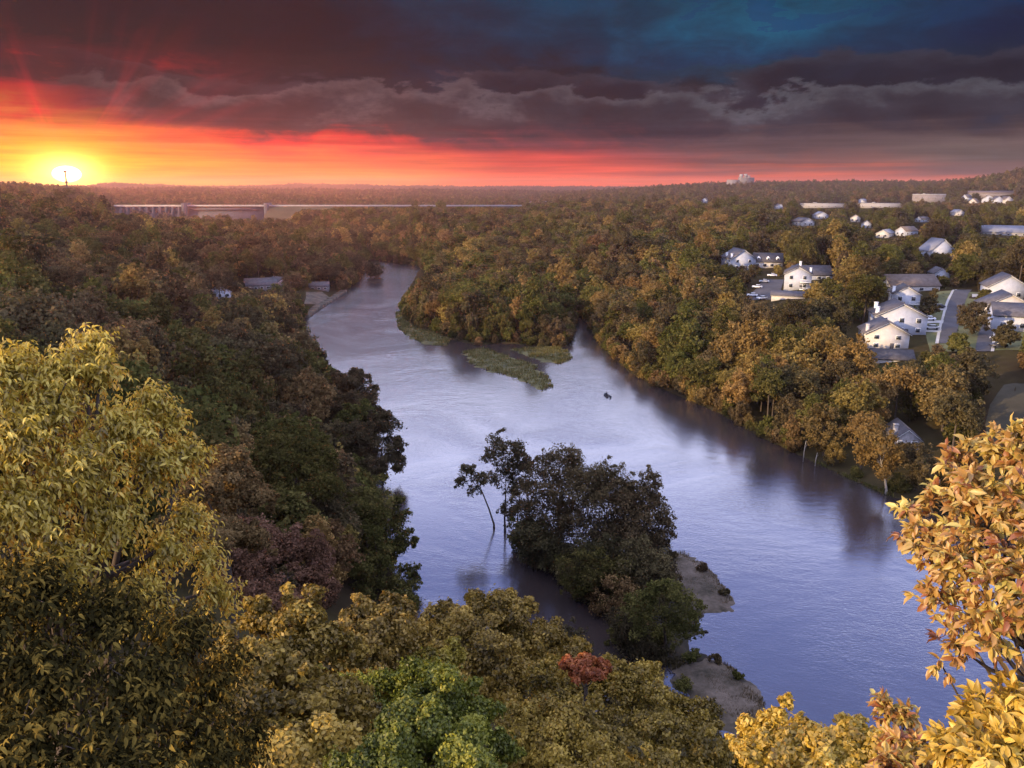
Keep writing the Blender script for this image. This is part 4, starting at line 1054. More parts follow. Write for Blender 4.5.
def near_leaves(c, r, ntwig, per, length, width, rg, style):
    """single curved leaves on twigs; style 'droop' hangs them along the twig, 'rosette' fans them round its tip"""
    tmpl = np.array([(0,0,0),(0.33,1,0.10),(0.33,0,0),(0.33,-1,0.10),(0.70,0.78,0.04),(0.70,0,-0.06),(0.70,-0.78,0.04),(1,0,-0.20)])
    tris = np.array([(0,2,1),(0,3,2),(1,2,5),(1,5,4),(2,3,6),(2,6,5),(4,5,7),(5,6,7)])
    w = r**2; k = rg.choice(len(c), ntwig, p=w/w.sum()); cm = c.mean(0)
    dd = unit(rg.randn(ntwig, 3) + 0.5*unit(c[k]-cm) + np.array([0,0,0.35]))
    tip = c[k] + dd*(r[k]*(rg.uniform(0.2, 0.95, ntwig)+rg.exponential(0.14, ntwig)))[:, None]
    tdir = unit(dd + rg.randn(ntwig, 3)*0.4)
    tt = np.clip(rg.normal(0.5, 0.25, ntwig), 0, 1)
    lv = []; ax = []; up = []; ti = []
    for j in range(per):
        if style == 'rosette':
            a = unit(rg.randn(ntwig, 3)*0.75 + tdir*0.75 + np.array([0,0,-0.15])); b = tip - tdir*(rg.rand(ntwig, 1)*0.5*length)
        else:
            q = j/max(1, per-1); b = tip + tdir*((q-0.55)*length*5.5) - np.array([0,0,1.0])*(q*q*length*1.3)
            side = unit(np.cross(tdir, np.array([0,0,1.0])))*(1 if j % 2 else -1)
            a = unit(side*0.6 + tdir*0.35 + np.array([0,0,-0.75]) + rg.randn(ntwig, 3)*0.28)
        lv.append(b); ax.append(a); up.append(unit(rg.randn(ntwig, 3)*0.5 + np.array([0,0,0.8]) + tdir*0.4)); ti.append(np.clip(tt+rg.normal(0, 0.16, ntwig), 0, 1))
    B = np.concatenate(lv); A = np.concatenate(ax); U = np.concatenate(up); T = np.concatenate(ti); n = len(B)
    S = unit(np.cross(A, U)); Nn = np.cross(S, A); Lg = length*rg.uniform(0.42, 1.3, n); Wd = width*Lg
    V = B[:, None] + A[:, None]*(tmpl[None, :, 0:1]*Lg[:, None, None]) + S[:, None]*(tmpl[None, :, 1:2]*Wd[:, None, None]) + Nn[:, None]*(tmpl[None, :, 2:3]*Lg[:, None, None])
    Fi = (np.arange(n)[:, None, None]*8 + tris[None]).reshape(-1)
    return V.reshape(-1, 3), Fi, np.full(n*8, 3), np.repeat(T, 8), tip, tdir
def near_tree(name, label, L, mat, ntwig, per, length, width, style, base, r0, seed, fork=None):
    rg = RS(seed); c, r = lumps(L); r = r*(0.64 if style == 'droop' else 0.95); base = np.array(base, float); root = thing(name, label, 'tree', base); c = c-base
    V, Fi, cn, T, tip, tdir = near_leaves(c, r, ntwig, per, length, width, rg, style)
    me = mesh_np('crown', V, Fi, cn, [mat], attr=T, smooth_=True); link('crown', me, root)
    mb = trunk_geo((0,0,0), c, r, r0, rg, 8)
    for j in rg.choice(len(tip), min(len(tip), 260), replace=False):      # twigs
        i = np.argmin(((c-tip[j])**2).sum(1)); a = c[i]; b = tip[j]; m_ = (a+b)/2 + rg.randn(3)*0.05*np.linalg.norm(b-a)
        mb.tube([a, m_, b], [r0*0.07, r0*0.045, r0*0.02], 4)
    mb.build('trunk', M['bark'], root); return root
def gpt(x, y): return (x, y, h1(x, y))

near_tree('yellow_tree', 'large sunlit yellow tree with drooping leaves towering beside the overlook', 
    [(88,348,9.2,26),(60,372,9,26),(18,372,9,34),(100,372,9,24),(55,410,8.8,38),(150,404,9.2,24),(120,430,8.8,34),(168,418,9.2,18),(20,440,8.6,46),(185,452,9.2,22),(85,465,8.6,42),(150,462,9,32),(30,505,8.5,44),(110,510,8.8,36),(185,515,9.4,24),(165,545,9.2,24),(205,555,9.6,20),(215,590,9.8,22),(60,560,8.6,40),(140,590,9,30),(-30,400,8.8,50),(-40,500,8.5,60)],
    NEAR['yellow'], 4300, 11, 0.072, 0.17, 'droop', gpt(-5.2, 6.8), 0.16, 31)
near_tree('shaded_tree', 'olive brown tree with leaves coloured darker for the shade under the yellow tree',
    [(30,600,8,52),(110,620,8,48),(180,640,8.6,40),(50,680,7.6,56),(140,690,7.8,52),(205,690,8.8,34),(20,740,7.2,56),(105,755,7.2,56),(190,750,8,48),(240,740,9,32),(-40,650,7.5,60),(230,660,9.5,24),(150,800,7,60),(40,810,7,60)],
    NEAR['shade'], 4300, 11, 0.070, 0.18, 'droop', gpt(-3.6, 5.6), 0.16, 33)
near_tree('orange_tree', 'orange and rust leaved tree close to the overlook in front of the river bend',
    [(1002,462,4.7,28),(962,462,4.8,22),(930,505,4.9,22),(905,512,5,12),(972,500,4.6,34),(1012,520,4.5,40),(930,545,4.8,26),(965,560,4.6,38),(1010,590,4.4,42),(945,600,4.8,24),(985,620,4.5,32),(955,645,4.8,16),(940,662,4.9,9),(1050,480,4.6,50),(1060,560,4.4,60),(1055,630,4.4,40),(1020,450,4.7,24)],
    NEAR['orange'], 1000, 8, 0.060, 0.21, 'rosette', gpt(5.2, 4.6), 0.055, 35)
near_tree('golden_sapling', 'yellow green sapling with broad leaves below the orange tree',
    [(985,722,4.6,22),(1015,710,4.5,22),(965,752,4.5,26),(1010,755,4.3,36),(1000,790,4.2,44),(1050,740,4.3,44)],
    NEAR['yellow'], 680, 8, 0.060, 0.23, 'rosette', gpt(3.0, 3.2), 0.04, 37)
near_tree('orange_sapling', 'small orange leaved sapling between the two yellow ones at the lower edge',
    [(888,712,5.4,15),(905,722,5.4,12),(895,742,5.3,14),(915,752,5.2,18),(900,775,5.1,24)],
    NEAR['orange'], 250, 8, 0.060, 0.22, 'rosette', gpt(2.2, 3.6), 0.03, 38)

def ft(*a, **k): return shaped_tree('broadleaf_tree', *a, **k)
ft('yellow olive tree crowding against the right side of the shaded tree', [(262,625,17,24),(300,618,17,24),(255,665,16,34),(300,660,16.5,34),(335,655,17,24),(280,705,16,40),(330,700,16,34),(240,720,15,30),(290,750,15,44)], NEAR['gold'], 60000, 0.050, r0=0.17, seed=2)
ft('young yellow tree peering over the shaded slope beside the water', [(365,620,30,20),(392,612,31,18),(350,642,29,24),(385,642,30,26),(415,636,31,16),(370,670,29,28)], NEAR['gold'], 52000, 0.074, r0=0.2, seed=3)
ft('golden brown tree rising highest in front of the water left of the island', [(480,612,42,20),(455,625,41,24),(505,622,42,24),(440,650,40,26),(480,652,40,34),(525,640,42,28),(556,640,43,18),(545,665,42,28),(500,685,40,34),(455,685,39,30),(574,650,43,12)], NEAR['gold'], 100000, 0.085, r0=0.3, seed=4)
ft('bright green tree lowest in the middle of the foreground slope', [(400,700,27,30),(440,700,26,32),(375,730,25,34),(425,735,25,40),(470,728,26,30),(400,765,24,40),(460,765,24.5,40),(490,745,26,20),(350,760,24,30)], NEAR['bright_green'], 90000, 0.056, r0=0.24, seed=5)
ft('wide olive gold tree in front of the lower gravel bar', [(560,700,34,30),(600,688,35,28),(645,690,36,26),(535,735,32,32),(585,735,32,38),(635,732,33,38),(680,725,35,28),(700,745,34,24),(560,770,31,38),(620,775,31,44),(680,770,32,36),(730,765,34,18),(520,765,31,26)], NEAR['gold'], 120000, 0.070, r0=0.3, seed=6)
ft('small golden tree between the bright green one and the water', [(415,665,34,20),(385,680,33,20),(440,672,34,22),(345,690,32,26),(320,735,26,30),(355,705,30,24)], NEAR['gold'], 50000, 0.068, r0=0.2, seed=7)
ft('low crimson maple glowing above the wide olive gold tree', [(572,664,31.5,9),(586,663,31.5,9),(600,668,31.5,8),(580,672,31,10),(594,674,31,8)], NEAR['crimson'], 9000, 0.065, r0=0.1, seed=8)
ft('yellow sapling at the lower edge left of the orange sapling', [(775,735,15,22),(752,748,15,16),(800,745,14.5,22),(780,765,14,30),(830,752,14,22),(850,735,14,18),(862,755,13.5,26),(820,775,13.5,30)], NEAR['yellow'], 30000, 0.046, r0=0.1, seed=9)
ft('dusky red tree on the shaded slope left of the water', [(262,545,84,26),(290,560,85,24),(312,555,86,18),(245,572,82,24),(280,590,82,30),(315,590,84,20),(240,600,80,24),(318,572,86,14)], NEAR['pink_red'], 42000, 0.15, r0=0.3, seed=10, subr=0.3)
ft('brown gold tree just right of the yellow tree on the slope', [(225,470,52,24),(205,495,50,24),(240,500,52,24),(220,525,50,28),(250,540,52,18),(190,530,48,22)], LEAF['rust'], 48000, 0.10, r0=0.28, seed=12)
ft('round green tree on the slope above the dusky red one', [(285,455,118,26),(310,462,120,24),(265,475,116,24),(295,485,116,32),(325,485,120,20),(280,500,114,22),(312,470,118,24)], LEAF['green'], 22000, 0.22, r0=0.35, seed=13)
for base_px, r_, f, lb in [((972,334),15,'dark','round dark tree on the grass between the two roads'), ((929,316),9,'dark','dark tree between the white townhouses and the upper road'),
        ((1006,347),11,'dark','dark tree on the grass in front of the street bend house'), ((958,352),9,'olive','small olive tree at the lower end of the upper road'),
        ((1000,309),6,'dark','small dark bush like tree between the two lower street houses'), ((985,302),6,'olive','small olive tree at the far side of the street')]:
    b_ = ground(*base_px); D_ = float(np.linalg.norm(b_-CAM)); x_, y_ = base_px
    shaped_tree('broadleaf_tree', lb, [(x_, y_-r_*1.1, D_-1, r_*0.6), (x_-r_*.5, y_-r_*.8, D_-2, r_*.5), (x_+r_*.5, y_-r_*.85, D_-2, r_*.5), (x_-r_*.3, y_-r_*1.5, D_+1, r_*.5), (x_+r_*.3, y_-r_*1.55, D_+1, r_*.5), (x_, y_-r_*.6, D_-3, r_*.5)], LEAF[f], 9000, 0.26, base=b_, r0=0.25, seed=150+base_px[0])
ft('brown tree with lacy top bulging over the water below the landing', [(352,388,205,18),(362,398,204,14),(340,392,206,16),(350,408,200,18),(368,410,202,10),(335,410,200,18),(356,378,206,9)], LEAF['brown'], 24000, 0.24, r0=0.32, seed=15)
ft('dark brown tree bulging farthest over the water above the green topped one', [(380,430,172,18),(392,445,172,13),(372,450,170,18),(388,460,170,14),(360,440,170,18),(376,468,166,16),(384,418,174,10),(396,455,172,8)], LEAF['dark'], 26000, 0.22, r0=0.32, seed=16)
ft('brown olive tree between the lacy topped one and the water', [(366,415,188,14),(352,425,186,16),(372,425,188,10),(345,440,184,16),(360,440,184,14)], LEAF['olive'], 18000, 0.23, r0=0.3, seed=17)
ft('green topped tree leaning out over the water at the slope foot', [(372,505,128,22),(392,520,130,16),(365,530,126,24),(395,548,128,18),(380,565,124,24),(405,580,126,14),(360,580,122,24),(398,600,122,20),(350,545,124,22)], LEAF['olive'], 24000, 0.22, r0=0.3, seed=14)

# ---- the island's trees
def wl(px, py, h_, hz=None):
    g = at_z(px, py); return np.array([g[0], g[1], 0.6])
def island_tree(label, base_px, L, mat, n, leaf, r0=0.2, seed=1, bark='bark', sub=18, name='island_tree', subr=0.36, full=None):
    full = (1.15 if n > 6000 else 1.0) if full is None else full
    b = at_z(*base_px); b[2] = 0.4; D = np.linalg.norm(b-CAM)
    LL = [(x, y, D+dd, r*full) for x, y, dd, r in L] + [(x+r*0.5, y+r*0.9, D+dd+1.0, r*0.8*full) for x, y, dd, r in L if full > 1]
    return shaped_tree(name, label, LL, mat, n, leaf, base=b, r0=r0, seed=seed, bark=bark, sub=sub, subr=subr, group=None)
island_tree('thin dark tree leaning away over the water at the tip of the island', (494,528), [(470,475,-4,9),(462,482,-4,7),(480,480,-4,8),(474,490,-4,6),(466,470,-4,5)], LEAF['dark'], 2200, 0.20, 0.16, 41)
island_tree('slender dark tree with open crown on the island tip', (505,532), [(500,448,-12,14),(515,452,-12,12),(490,458,-12,9),(508,468,-11,15),(522,466,-11,10),(497,478,-11,10),(512,490,-9,9),(505,508,-6,7)], LEAF['dark'], 5200, 0.21, 0.18, 42)
island_tree('second slender dark tree close behind the open crowned one', (516,534), [(524,470,-9,9),(518,485,-8,10),(526,490,-8,9),(520,505,-6,9),(512,515,-4,7)], LEAF['dark'], 3000, 0.2, 0.15, 43)
island_tree('tall brown tree highest on the island', (555,552), [(560,462,-10,16),(545,470,-10,14),(575,466,-10,14),(540,492,-9,18),(562,490,-9,22),(530,512,-6,14),(555,515,-6,20),(585,485,-9,14),(570,455,-11,8)], LEAF['brown'], 19000, 0.19, 0.3, 44)
island_tree('brown round tree in the middle of the island', (598,565), [(598,478,-10,16),(615,484,-10,14),(582,490,-10,14),(600,503,-9,22),(622,500,-9,16),(590,525,-7,18),(612,525,-7,20)], LEAF['brown'], 18000, 0.19, 0.28, 45)
island_tree('brown tree with a lone top tuft beside the upper gravel bar side of the island', (630,572), [(650,480,-11,9),(645,495,-10,13),(628,502,-10,16),(655,510,-10,13),(638,520,-9,20),(660,525,-8,10),(625,535,-7,18),(648,540,-7,14)], LEAF['brown'], 15000, 0.20, 0.28, 46)
island_tree('low bushy dark tree at the water side of the island', (538,566), [(528,535,-4,14),(545,545,-4,16),(560,555,-3,16),(530,550,-2,12),(575,560,-3,16),(548,560,-2,12)], LEAF['dark'], 10000, 0.2, 0.2, 47)
island_tree('low olive tree leaning over the dark reflection', (590,600), [(580,570,-4,16),(600,575,-4,18),(592,590,-2,14),(612,595,-3,16),(575,585,-2,10),(620,572,-5,16)], LEAF['olive'], 10000, 0.2, 0.2, 48)
island_tree('dusky tree beside the upper gravel bar', (640,600), [(640,560,-6,16),(655,570,-5,14),(632,578,-5,16),(648,590,-3,14),(662,585,-4,10)], LEAF['brown'], 12000, 0.19, 0.22, 49)
island_tree('open olive tree with visible trunk at the near end of the island', (664,655), [(660,592,-8,14),(640,606,-7,14),(678,600,-8,14),(655,612,-6,15),(690,612,-7,12),(640,628,-5,12),(676,626,-5,15),(650,600,-8,10),(694,628,-6,8)], LEAF['olive'], 9000, 0.17, 0.22, 50, full=0.95)
island_tree('low dark thicket tree under the open olive one', (640,650), [(622,628,-4,12),(635,640,-3,14),(650,655,-2,12),(668,662,-2,10),(628,645,-2,9)], LEAF['dark'], 7000, 0.18, 0.15, 51)
for i, (bx, L, f, lb) in enumerate([
    ((548,560), [(540,548,-3,13),(552,558,-2,13),(565,566,-2,13),(536,560,-1,9),(578,572,-2,12)], 'dark', 'dark thicket tree at the foot of the tallest island tree'),
    ((600,590), [(590,560,-4,16),(606,556,-4,16),(620,560,-4,14),(598,578,-2,12),(614,578,-3,14)], 'dark', 'dark thicket tree under the round island tree'),
    ((626,615), [(618,592,-3,14),(630,604,-3,14),(606,606,-1,12),(622,618,-2,12),(638,618,-2,11)], 'rust', 'rusty thicket tree in the middle of the island edge'),
    ((575,582), [(568,574,-2,12),(584,584,-2,12),(598,596,-1,12),(574,584,-1,8)], 'brown', 'low brown thicket at the dark water side of the island'),
    ((655,585), [(645,548,-5,14),(660,552,-5,11),(634,548,-5,14),(652,565,-3,14),(668,572,-3,9)], 'dark', 'dark thicket tree at the inner end of the upper gravel bar'),
    ((652,640), [(640,632,-2,12),(655,640,-2,13),(630,628,-2,10),(620,636,-2,9)], 'olive', 'olive thicket at the foot of the near island tree'),
    ((530,548), [(522,530,-3,11),(532,538,-3,11),(520,542,-1,8),(542,528,-4,12)], 'olive', 'olive thicket tree beside the slender trunks')]):
    island_tree(lb, bx, L, LEAF[f], 9000, 0.18, 0.12, 130+i)
def shrub(label, px, py, w, hgt, mat, n, leaf, seed, group=None):
    g = at_z(px, py); g[2] = max(0.3, h1(g[0], g[1])) if not inside(RIVER, g[0], g[1]) else 0.4
    rg = RS(seed); L = [(g[0]+rg.uniform(-.6, .6)*w, g[1]+rg.uniform(-.5, .5)*w, g[2]+hgt*rg.uniform(.35, .75), w*rg.uniform(.35, .55)) for _ in range(6)]
    return shaped_tree('shrub', label, L, mat, n, leaf, base=g, r0=0.05, seed=seed, world=True, group=group, cat='shrub')
for i, (px, py, w, hh, f, lb) in enumerate([(672,560,1.3,1.2,'dark','dark shrub at the head of the upper gravel bar'), (700,572,1.1,0.9,'brown','brown shrub on the upper rim of the upper gravel bar'),
    (724,598,0.9,0.8,'brown','small brown shrub at the tip of the upper gravel bar'), (690,664,1.3,1.4,'olive','olive shrub at the head of the lower gravel bar'), (716,664,1.0,0.9,'brown','brown shrub on the rim of the lower gravel bar'),
    (738,680,0.8,0.7,'olive','small olive shrub beside the lower gravel bar rim'), (684,692,1.5,1.6,'olive','larger olive shrub on the near side of the lower gravel bar'), (712,715,1.2,1.1,'dark','dark shrub where the lower gravel bar meets the channel')]):
    shrub(lb, px, py, w, hh, LEAF[f], 1500, 0.11, 60+i)
# small wooded islet up the river
for i, (px, py, lb) in enumerate([(371,279,'tree at the upstream end of the tiny wooded islet'), (377,280,'tree at the downstream end of the tiny wooded islet')]):
    b = at_z(px, py); b[2] = 0.3; D = np.linalg.norm(b-CAM)
    shaped_tree('islet_tree', 'dark '+lb, [(px-1,267,D-6,5),(px+2,270,D-5,5),(px,274,D-3,5),(px-2,272,D-4,4)], LEAF['dark'], 2500, 0.35, base=b, r0=0.25, seed=80+i)
ip = np.array([at_z(x, y)[:2] for x, y in [(367,279),(371,276.5),(379,277),(383,280),(378,282),(370,282)]]); mound('islet', ip, M['soil'], 0, 0.6, 3, 1.2, .2, 9)
# pale bare trunks on the far bank
for i, (px, py, t, lb) in enumerate([(803,462,444,'pale slender dead trunk on the far bank'), (815,466,455,'shorter pale dead stump on the far bank'), (886,494,455,'pale trunk of the yellowing tree nearest the far waterline')]):
    g = at_z(px, py); D = np.linalg.norm(g-CAM); H = (py-t)*D/F/0.9
    if i < 2:
        mb = MB(); mb.tube([(0,0,-.5),(0.05,0,H*.5),(0.25,0,H)], [.11,.085,.04], 7); mb.tube([(0.1,0,H*.6),(.6,.1,H*.82)], [.04,.02], 5)
        o = mb.build('dead_tree', M['pale_bark']); o.location = (g[0], g[1], max(.2, h1(g[0], g[1]))); tag(o, lb, 'tree')
    else:
        b = np.array([g[0], g[1], .6])
        shaped_tree('broadleaf_tree', 'yellowing tree with pale trunk nearest the far waterline', [(x, y, D-dd, r) for x, y, dd, r in [(870,440,5,12),(885,446,5,12),(878,455,4,14),(893,456,5,9),(868,456,4,10),(882,468,3,10)]], LEAF['golden'], 7000, 0.24, base=b, r0=0.24, seed=90, bark='pale_bark')

# ---- grass on the shoals and the far bank
def grass(name, polys, n, hgt, wid, mat, seed, zoff=0.3):
    rg = RS(seed); V = []; T = []
    for poly, m in zip(polys, n):
        lo, hi = poly.min(0), poly.max(0); P = rg.uniform(lo, hi, (m*4, 2)); P = P[inside(poly, P[:, 0], P[:, 1])]; e_ = dist_poly(poly, P[:, 0], P[:, 1]); P = P[(fbm(P[:, 0]*0.35, P[:, 1]*0.35+seed, 3) + 0.05*np.minimum(e_, 4) > 0.02)][:m]
        k = len(P); a = rg.uniform(0, 2*PI, k); l = rg.uniform(.5, 1.2, k)*hgt; ln = rg.randn(k, 2)*0.35*hgt
        z = np.maximum(height(P[:, 0], P[:, 1]), 0)*0+zoff if zoff is not None else height(P[:, 0], P[:, 1])
        dx, dy = np.cos(a)*wid, np.sin(a)*wid
        b0 = np.stack([P[:, 0]-dx, P[:, 1]-dy, z-.3], 1); b1 = np.stack([P[:, 0]+dx, P[:, 1]+dy, z-.3], 1); t = np.stack([P[:, 0]+ln[:, 0], P[:, 1]+ln[:, 1], z+l], 1)
        V.append(np.stack([b0, b1, t], 1).reshape(-1, 3)); T.append(rg.rand(k))
    V = np.concatenate(V); n_ = len(V)//3
    o = link(name, mesh_np(name, V, np.arange(n_*3), np.full(n_, 3), [mat], attr=np.concatenate(T))); kind(o, 'stuff')
M['reed'] = leafmat('marsh_blades', (0.050,0.050,0.016,1), (0.125,0.115,0.036,1), (0.21,0.175,0.070,1), 0.35, 0, 0.05)
grass('marsh_grass', [np.array(Z0(s)) for s in SHOAL], [4200, 4200, 3200], 0.6, 0.16, M['reed'], 4)
grass('bank_grass', [np.array(Z0(GRASS_STRIP))], [5000], 0.6, 0.14, M['reed'], 5, None)
grass('dry_weeds', [np.array(Z0(BAR1_PX)), np.array(Z0(BAR2_PX))], [2600, 2600], 0.28, 0.05, LEAF['brown'], 6, 0.42)

# ------------------------------------------------------------------ air
def haze():
    m, nt, out = newmat('haze_air'); p = N(nt, 'ShaderNodeVolumePrincipled')
    p.inputs['Color'].default_value = (0.74, 0.53, 0.52, 1); p.inputs['Density'].default_value = 0.000125; p.inputs['Anisotropy'].default_value = 0.8
    nt.links.new(p.outputs[0], out.inputs['Volume'])
    b = MB().box(-6700, -6700, -12, 6700, 6700, 113); o = b.build('haze', m); kind(o, 'stuff')
haze()

# ------------------------------------------------------------------ sky and sun
SUN_AZ, SUN_EL = math.radians(-120), math.radians(15)
def world():
    w = bpy.data.worlds.new('World'); bpy.context.scene.world = w; w.use_nodes = True; nt = w.node_tree; nt.nodes.clear()
    out = N(nt, 'ShaderNodeOutputWorld'); bg = N(nt, 'ShaderNodeBackground'); nt.links.new(bg.outputs[0], out.inputs[0])
    tc = N(nt, 'ShaderNodeTexCoord'); sx = N(nt, 'ShaderNodeSeparateXYZ'); nt.links.new(tc.outputs['Generated'], sx.inputs[0])
    x, y, z = sx.outputs
    DEG = 180/PI
    az = math_(nt, 'MULTIPLY', math_(nt, 'ARCTAN2', x, y), DEG); el = math_(nt, 'MULTIPLY', math_(nt, 'ARCSINE', z), DEG)
    def vec(a, b, c=0.0):
        n = N(nt, 'ShaderNodeCombineXYZ')
        for i, v in enumerate((a, b, c)):
            if isinstance(v, (int, float)): n.inputs[i].default_value = v
            else: nt.links.new(v, n.inputs[i])
        return n.outputs[0]
    def sst(a, b, v):
        n = N(nt, 'ShaderNodeMapRange', interpolation_type='SMOOTHSTEP'); n.inputs[1].default_value = a; n.inputs[2].default_value = b; nt.links.new(v, n.inputs[0]); return n.outputs[0]
    n1 = noise(nt, vec(math_(nt, 'MULTIPLY', az, 0.075), math_(nt, 'MULTIPLY', el, 0.26), 3.1), 1.0, 7, 0.58, 0.35)
    n2 = noise(nt, vec(math_(nt, 'MULTIPLY', az, 0.26), math_(nt, 'MULTIPLY', el, 0.62), 8.4), 1.0, 6, 0.6, 0.5)
    n3 = noise(nt, vec(math_(nt, 'MULTIPLY', az, 0.05), math_(nt, 'MULTIPLY', el, 1.3), 1.4), 1.0, 5, 0.55, 0.3)
    up = sst(0.6, 5.0, el)
    warp = math_(nt, 'ADD', math_(nt, 'MULTIPLY', math_(nt, 'SUBTRACT', n1, 0.5), 6.0), math_(nt, 'MULTIPLY', math_(nt, 'SUBTRACT', n2, 0.5), 5.5))
    ev = math_(nt, 'ADD', math_(nt, 'ADD', el, math_(nt, 'MULTIPLY', warp, up)), math_(nt, 'MULTIPLY', math_(nt, 'SUBTRACT', n3, 0.5), 2.2))
    t = math_(nt, 'DIVIDE', ev, 13.0, clamp=True)
    def el_of(row): return math.degrees(PITCH*-1 + math.atan((384-row)/F))
    def R(stops): return ramp(nt, t, [(max(0, min(1, el_of(r)/13)), lin(*c)) for r, c in stops])
    st = [
     (-31, R([(184,(255,205,10)),(170,(255,180,20)),(158,(252,155,40)),(146,(250,138,50)),(132,(248,115,52)),(118,(232,64,44)),(98,(196,34,44)),(78,(84,28,40)),(50,(24,20,30)),(8,(16,18,28))])),
     (-14.5, R([(184,(250,150,30)),(170,(246,125,45)),(160,(240,104,50)),(150,(228,80,55)),(140,(222,50,44)),(128,(104,42,48)),(108,(58,46,54)),(88,(38,32,42)),(58,(8,8,22)),(8,(14,18,32))])),
     (2, R([(184,(240,92,20)),(172,(214,70,38)),(160,(188,60,46)),(150,(150,50,48)),(138,(96,44,50)),(124,(40,32,42)),(105,(50,46,54)),(84,(26,28,40)),(58,(0,46,74)),(8,(0,64,96))])),
     (17, R([(184,(232,98,30)),(175,(222,92,44)),(167,(118,70,60)),(156,(82,62,62)),(142,(74,58,60)),(128,(34,30,40)),(108,(50,44,50)),(92,(16,36,52)),(66,(0,66,96)),(8,(0,88,120)),(66,(0,52,92)),(8,(0,72,114))])),
     (30, R([(184,(205,98,50)),(178,(112,80,70)),(162,(84,72,66)),(146,(88,72,68)),(136,(68,54,54)),(120,(32,40,54)),(98,(10,38,62)),(68,(0,34,64)),(40,(0,28,64)),(8,(0,44,80))]))]
    col = st[0][1]
    azw = math_(nt, 'ADD', az, math_(nt, 'MULTIPLY', math_(nt, 'SUBTRACT', n1, 0.5), 10.0))
    for (a0, c0), (a1, c1) in zip(st[:-1], st[1:]): col = mixrgb(nt, sst(a0, a1, azw), col, c1)
    # soft lighter and darker billows
    bil = math_(nt, 'ADD', math_(nt, 'MULTIPLY', n1, 0.55), math_(nt, 'MULTIPLY', n2, 0.45))
    mod = N(nt, 'ShaderNodeMapRange'); mod.inputs[1].default_value = 0.36; mod.inputs[2].default_value = 0.64; mod.inputs[3].default_value = 0.62; mod.inputs[4].default_value = 1.38; nt.links.new(bil, mod.inputs[0])
    mfac = math_(nt, 'ADD', 1.0, math_(nt, 'MULTIPLY', math_(nt, 'SUBTRACT', mod.outputs[0], 1.0), up))
    vm = N(nt, 'ShaderNodeVectorMath', operation='SCALE'); nt.links.new(col, vm.inputs[0]); nt.links.new(mfac, vm.inputs['Scale']); col = vm.outputs[0]
    # heaped clouds in two ranks: pale upper rims, dark undersides
    def heap(a, b, c, dist): return noise(nt, vec(math_(nt, 'MULTIPLY', az, a), math_(nt, 'MULTIPLY', el, b), c), 1.0, 9, 0.60, dist)
    for (a, b, c, top, amp, bot, cols) in ((0.10, 0.24, 12.7, 7.7, 9.5, 4.4, ((76,66,72),(40,33,42),(12,9,18))), (0.17, 0.38, 31.2, 6.3, 8.5, 3.6, ((112,100,100),(60,51,55),(16,12,20)))):
        hh = heap(a, b, c, 0.15)
        q = math_(nt, 'ADD', math_(nt, 'SUBTRACT', top, el), math_(nt, 'MULTIPLY', math_(nt, 'SUBTRACT', hh, 0.5), amp))
        low = math_(nt, 'ADD', el, math_(nt, 'MULTIPLY', math_(nt, 'SUBTRACT', n3, 0.5), 2.4))
        msk = math_(nt, 'MULTIPLY', math_(nt, 'MULTIPLY', sst(0.0, 0.55, q), sst(bot-0.5, bot+0.7, low)), sst(-33, -20, azw))
        cc = ramp(nt, math_(nt, 'DIVIDE', q, 4.2, clamp=True), [(0.0, lin(*cols[0])), (0.35, lin(*cols[1])), (1.0, lin(*cols[2]))])
        cc = mixrgb(nt, 1.0, cc, mixrgb(nt, sst(-20, 18, az), (0.95,0.86,0.98,1), (0.78,1.0,1.18,1)), 'MULTIPLY')
        fine = math_(nt, 'ADD', 0.30, math_(nt, 'MULTIPLY', n2, 1.4))
        vq = N(nt, 'ShaderNodeVectorMath', operation='SCALE'); nt.links.new(cc, vq.inputs[0]); nt.links.new(fine, vq.inputs['Scale'])
        col = mixrgb(nt, math_(nt, 'MULTIPLY', msk, 0.85), col, vq.outputs[0])
    streak = noise(nt, vec(math_(nt, 'MULTIPLY', az, 0.09), math_(nt, 'MULTIPLY', el, 2.2), 21.0), 1.0, 6, 0.6, 0.25)
    sfac = math_(nt, 'ADD', 1.0, math_(nt, 'MULTIPLY', math_(nt, 'MULTIPLY', math_(nt, 'SUBTRACT', streak, 0.5), 1.7), math_(nt, 'SUBTRACT', 1.0, sst(3.0, 5.5, el))))
    v2 = N(nt, 'ShaderNodeVectorMath', operation='SCALE'); nt.links.new(col, v2.inputs[0]); nt.links.new(sfac, v2.inputs['Scale']); col = v2.outputs[0]
    lowb = math_(nt, 'ADD', 0.46, math_(nt, 'MULTIPLY', math_(nt, 'SUBTRACT', 1.0, sst(1.5, 6.5, el)), 0.50))
    v3 = N(nt, 'ShaderNodeVectorMath', operation='SCALE'); nt.links.new(col, v3.inputs[0]); nt.links.new(lowb, v3.inputs['Scale']); col = v3.outputs[0]
    # sun low in a gap of the clouds: core, yellow halo, red rays fanning up
    s_az, s_el = math.degrees(math.atan2((67-512)/F, CP+(384-176)/F*SP)), el_of(175.5)
    dx = math_(nt, 'SUBTRACT', az, s_az); dy = math_(nt, 'SUBTRACT', el, s_el)
    r = math_(nt, 'SQRT', math_(nt, 'ADD', math_(nt, 'MULTIPLY', math_(nt, 'MULTIPLY', dx, dx), 0.55), math_(nt, 'MULTIPLY', math_(nt, 'MULTIPLY', dy, dy), 1.5)))
    th = math_(nt, 'ARCTAN2', dx, dy)
    rays = noise(nt, vec(math_(nt, 'MULTIPLY', th, 3.2), math_(nt, 'MULTIPLY', r, 0.05), 5.0), 1.0, 3, 0.6)
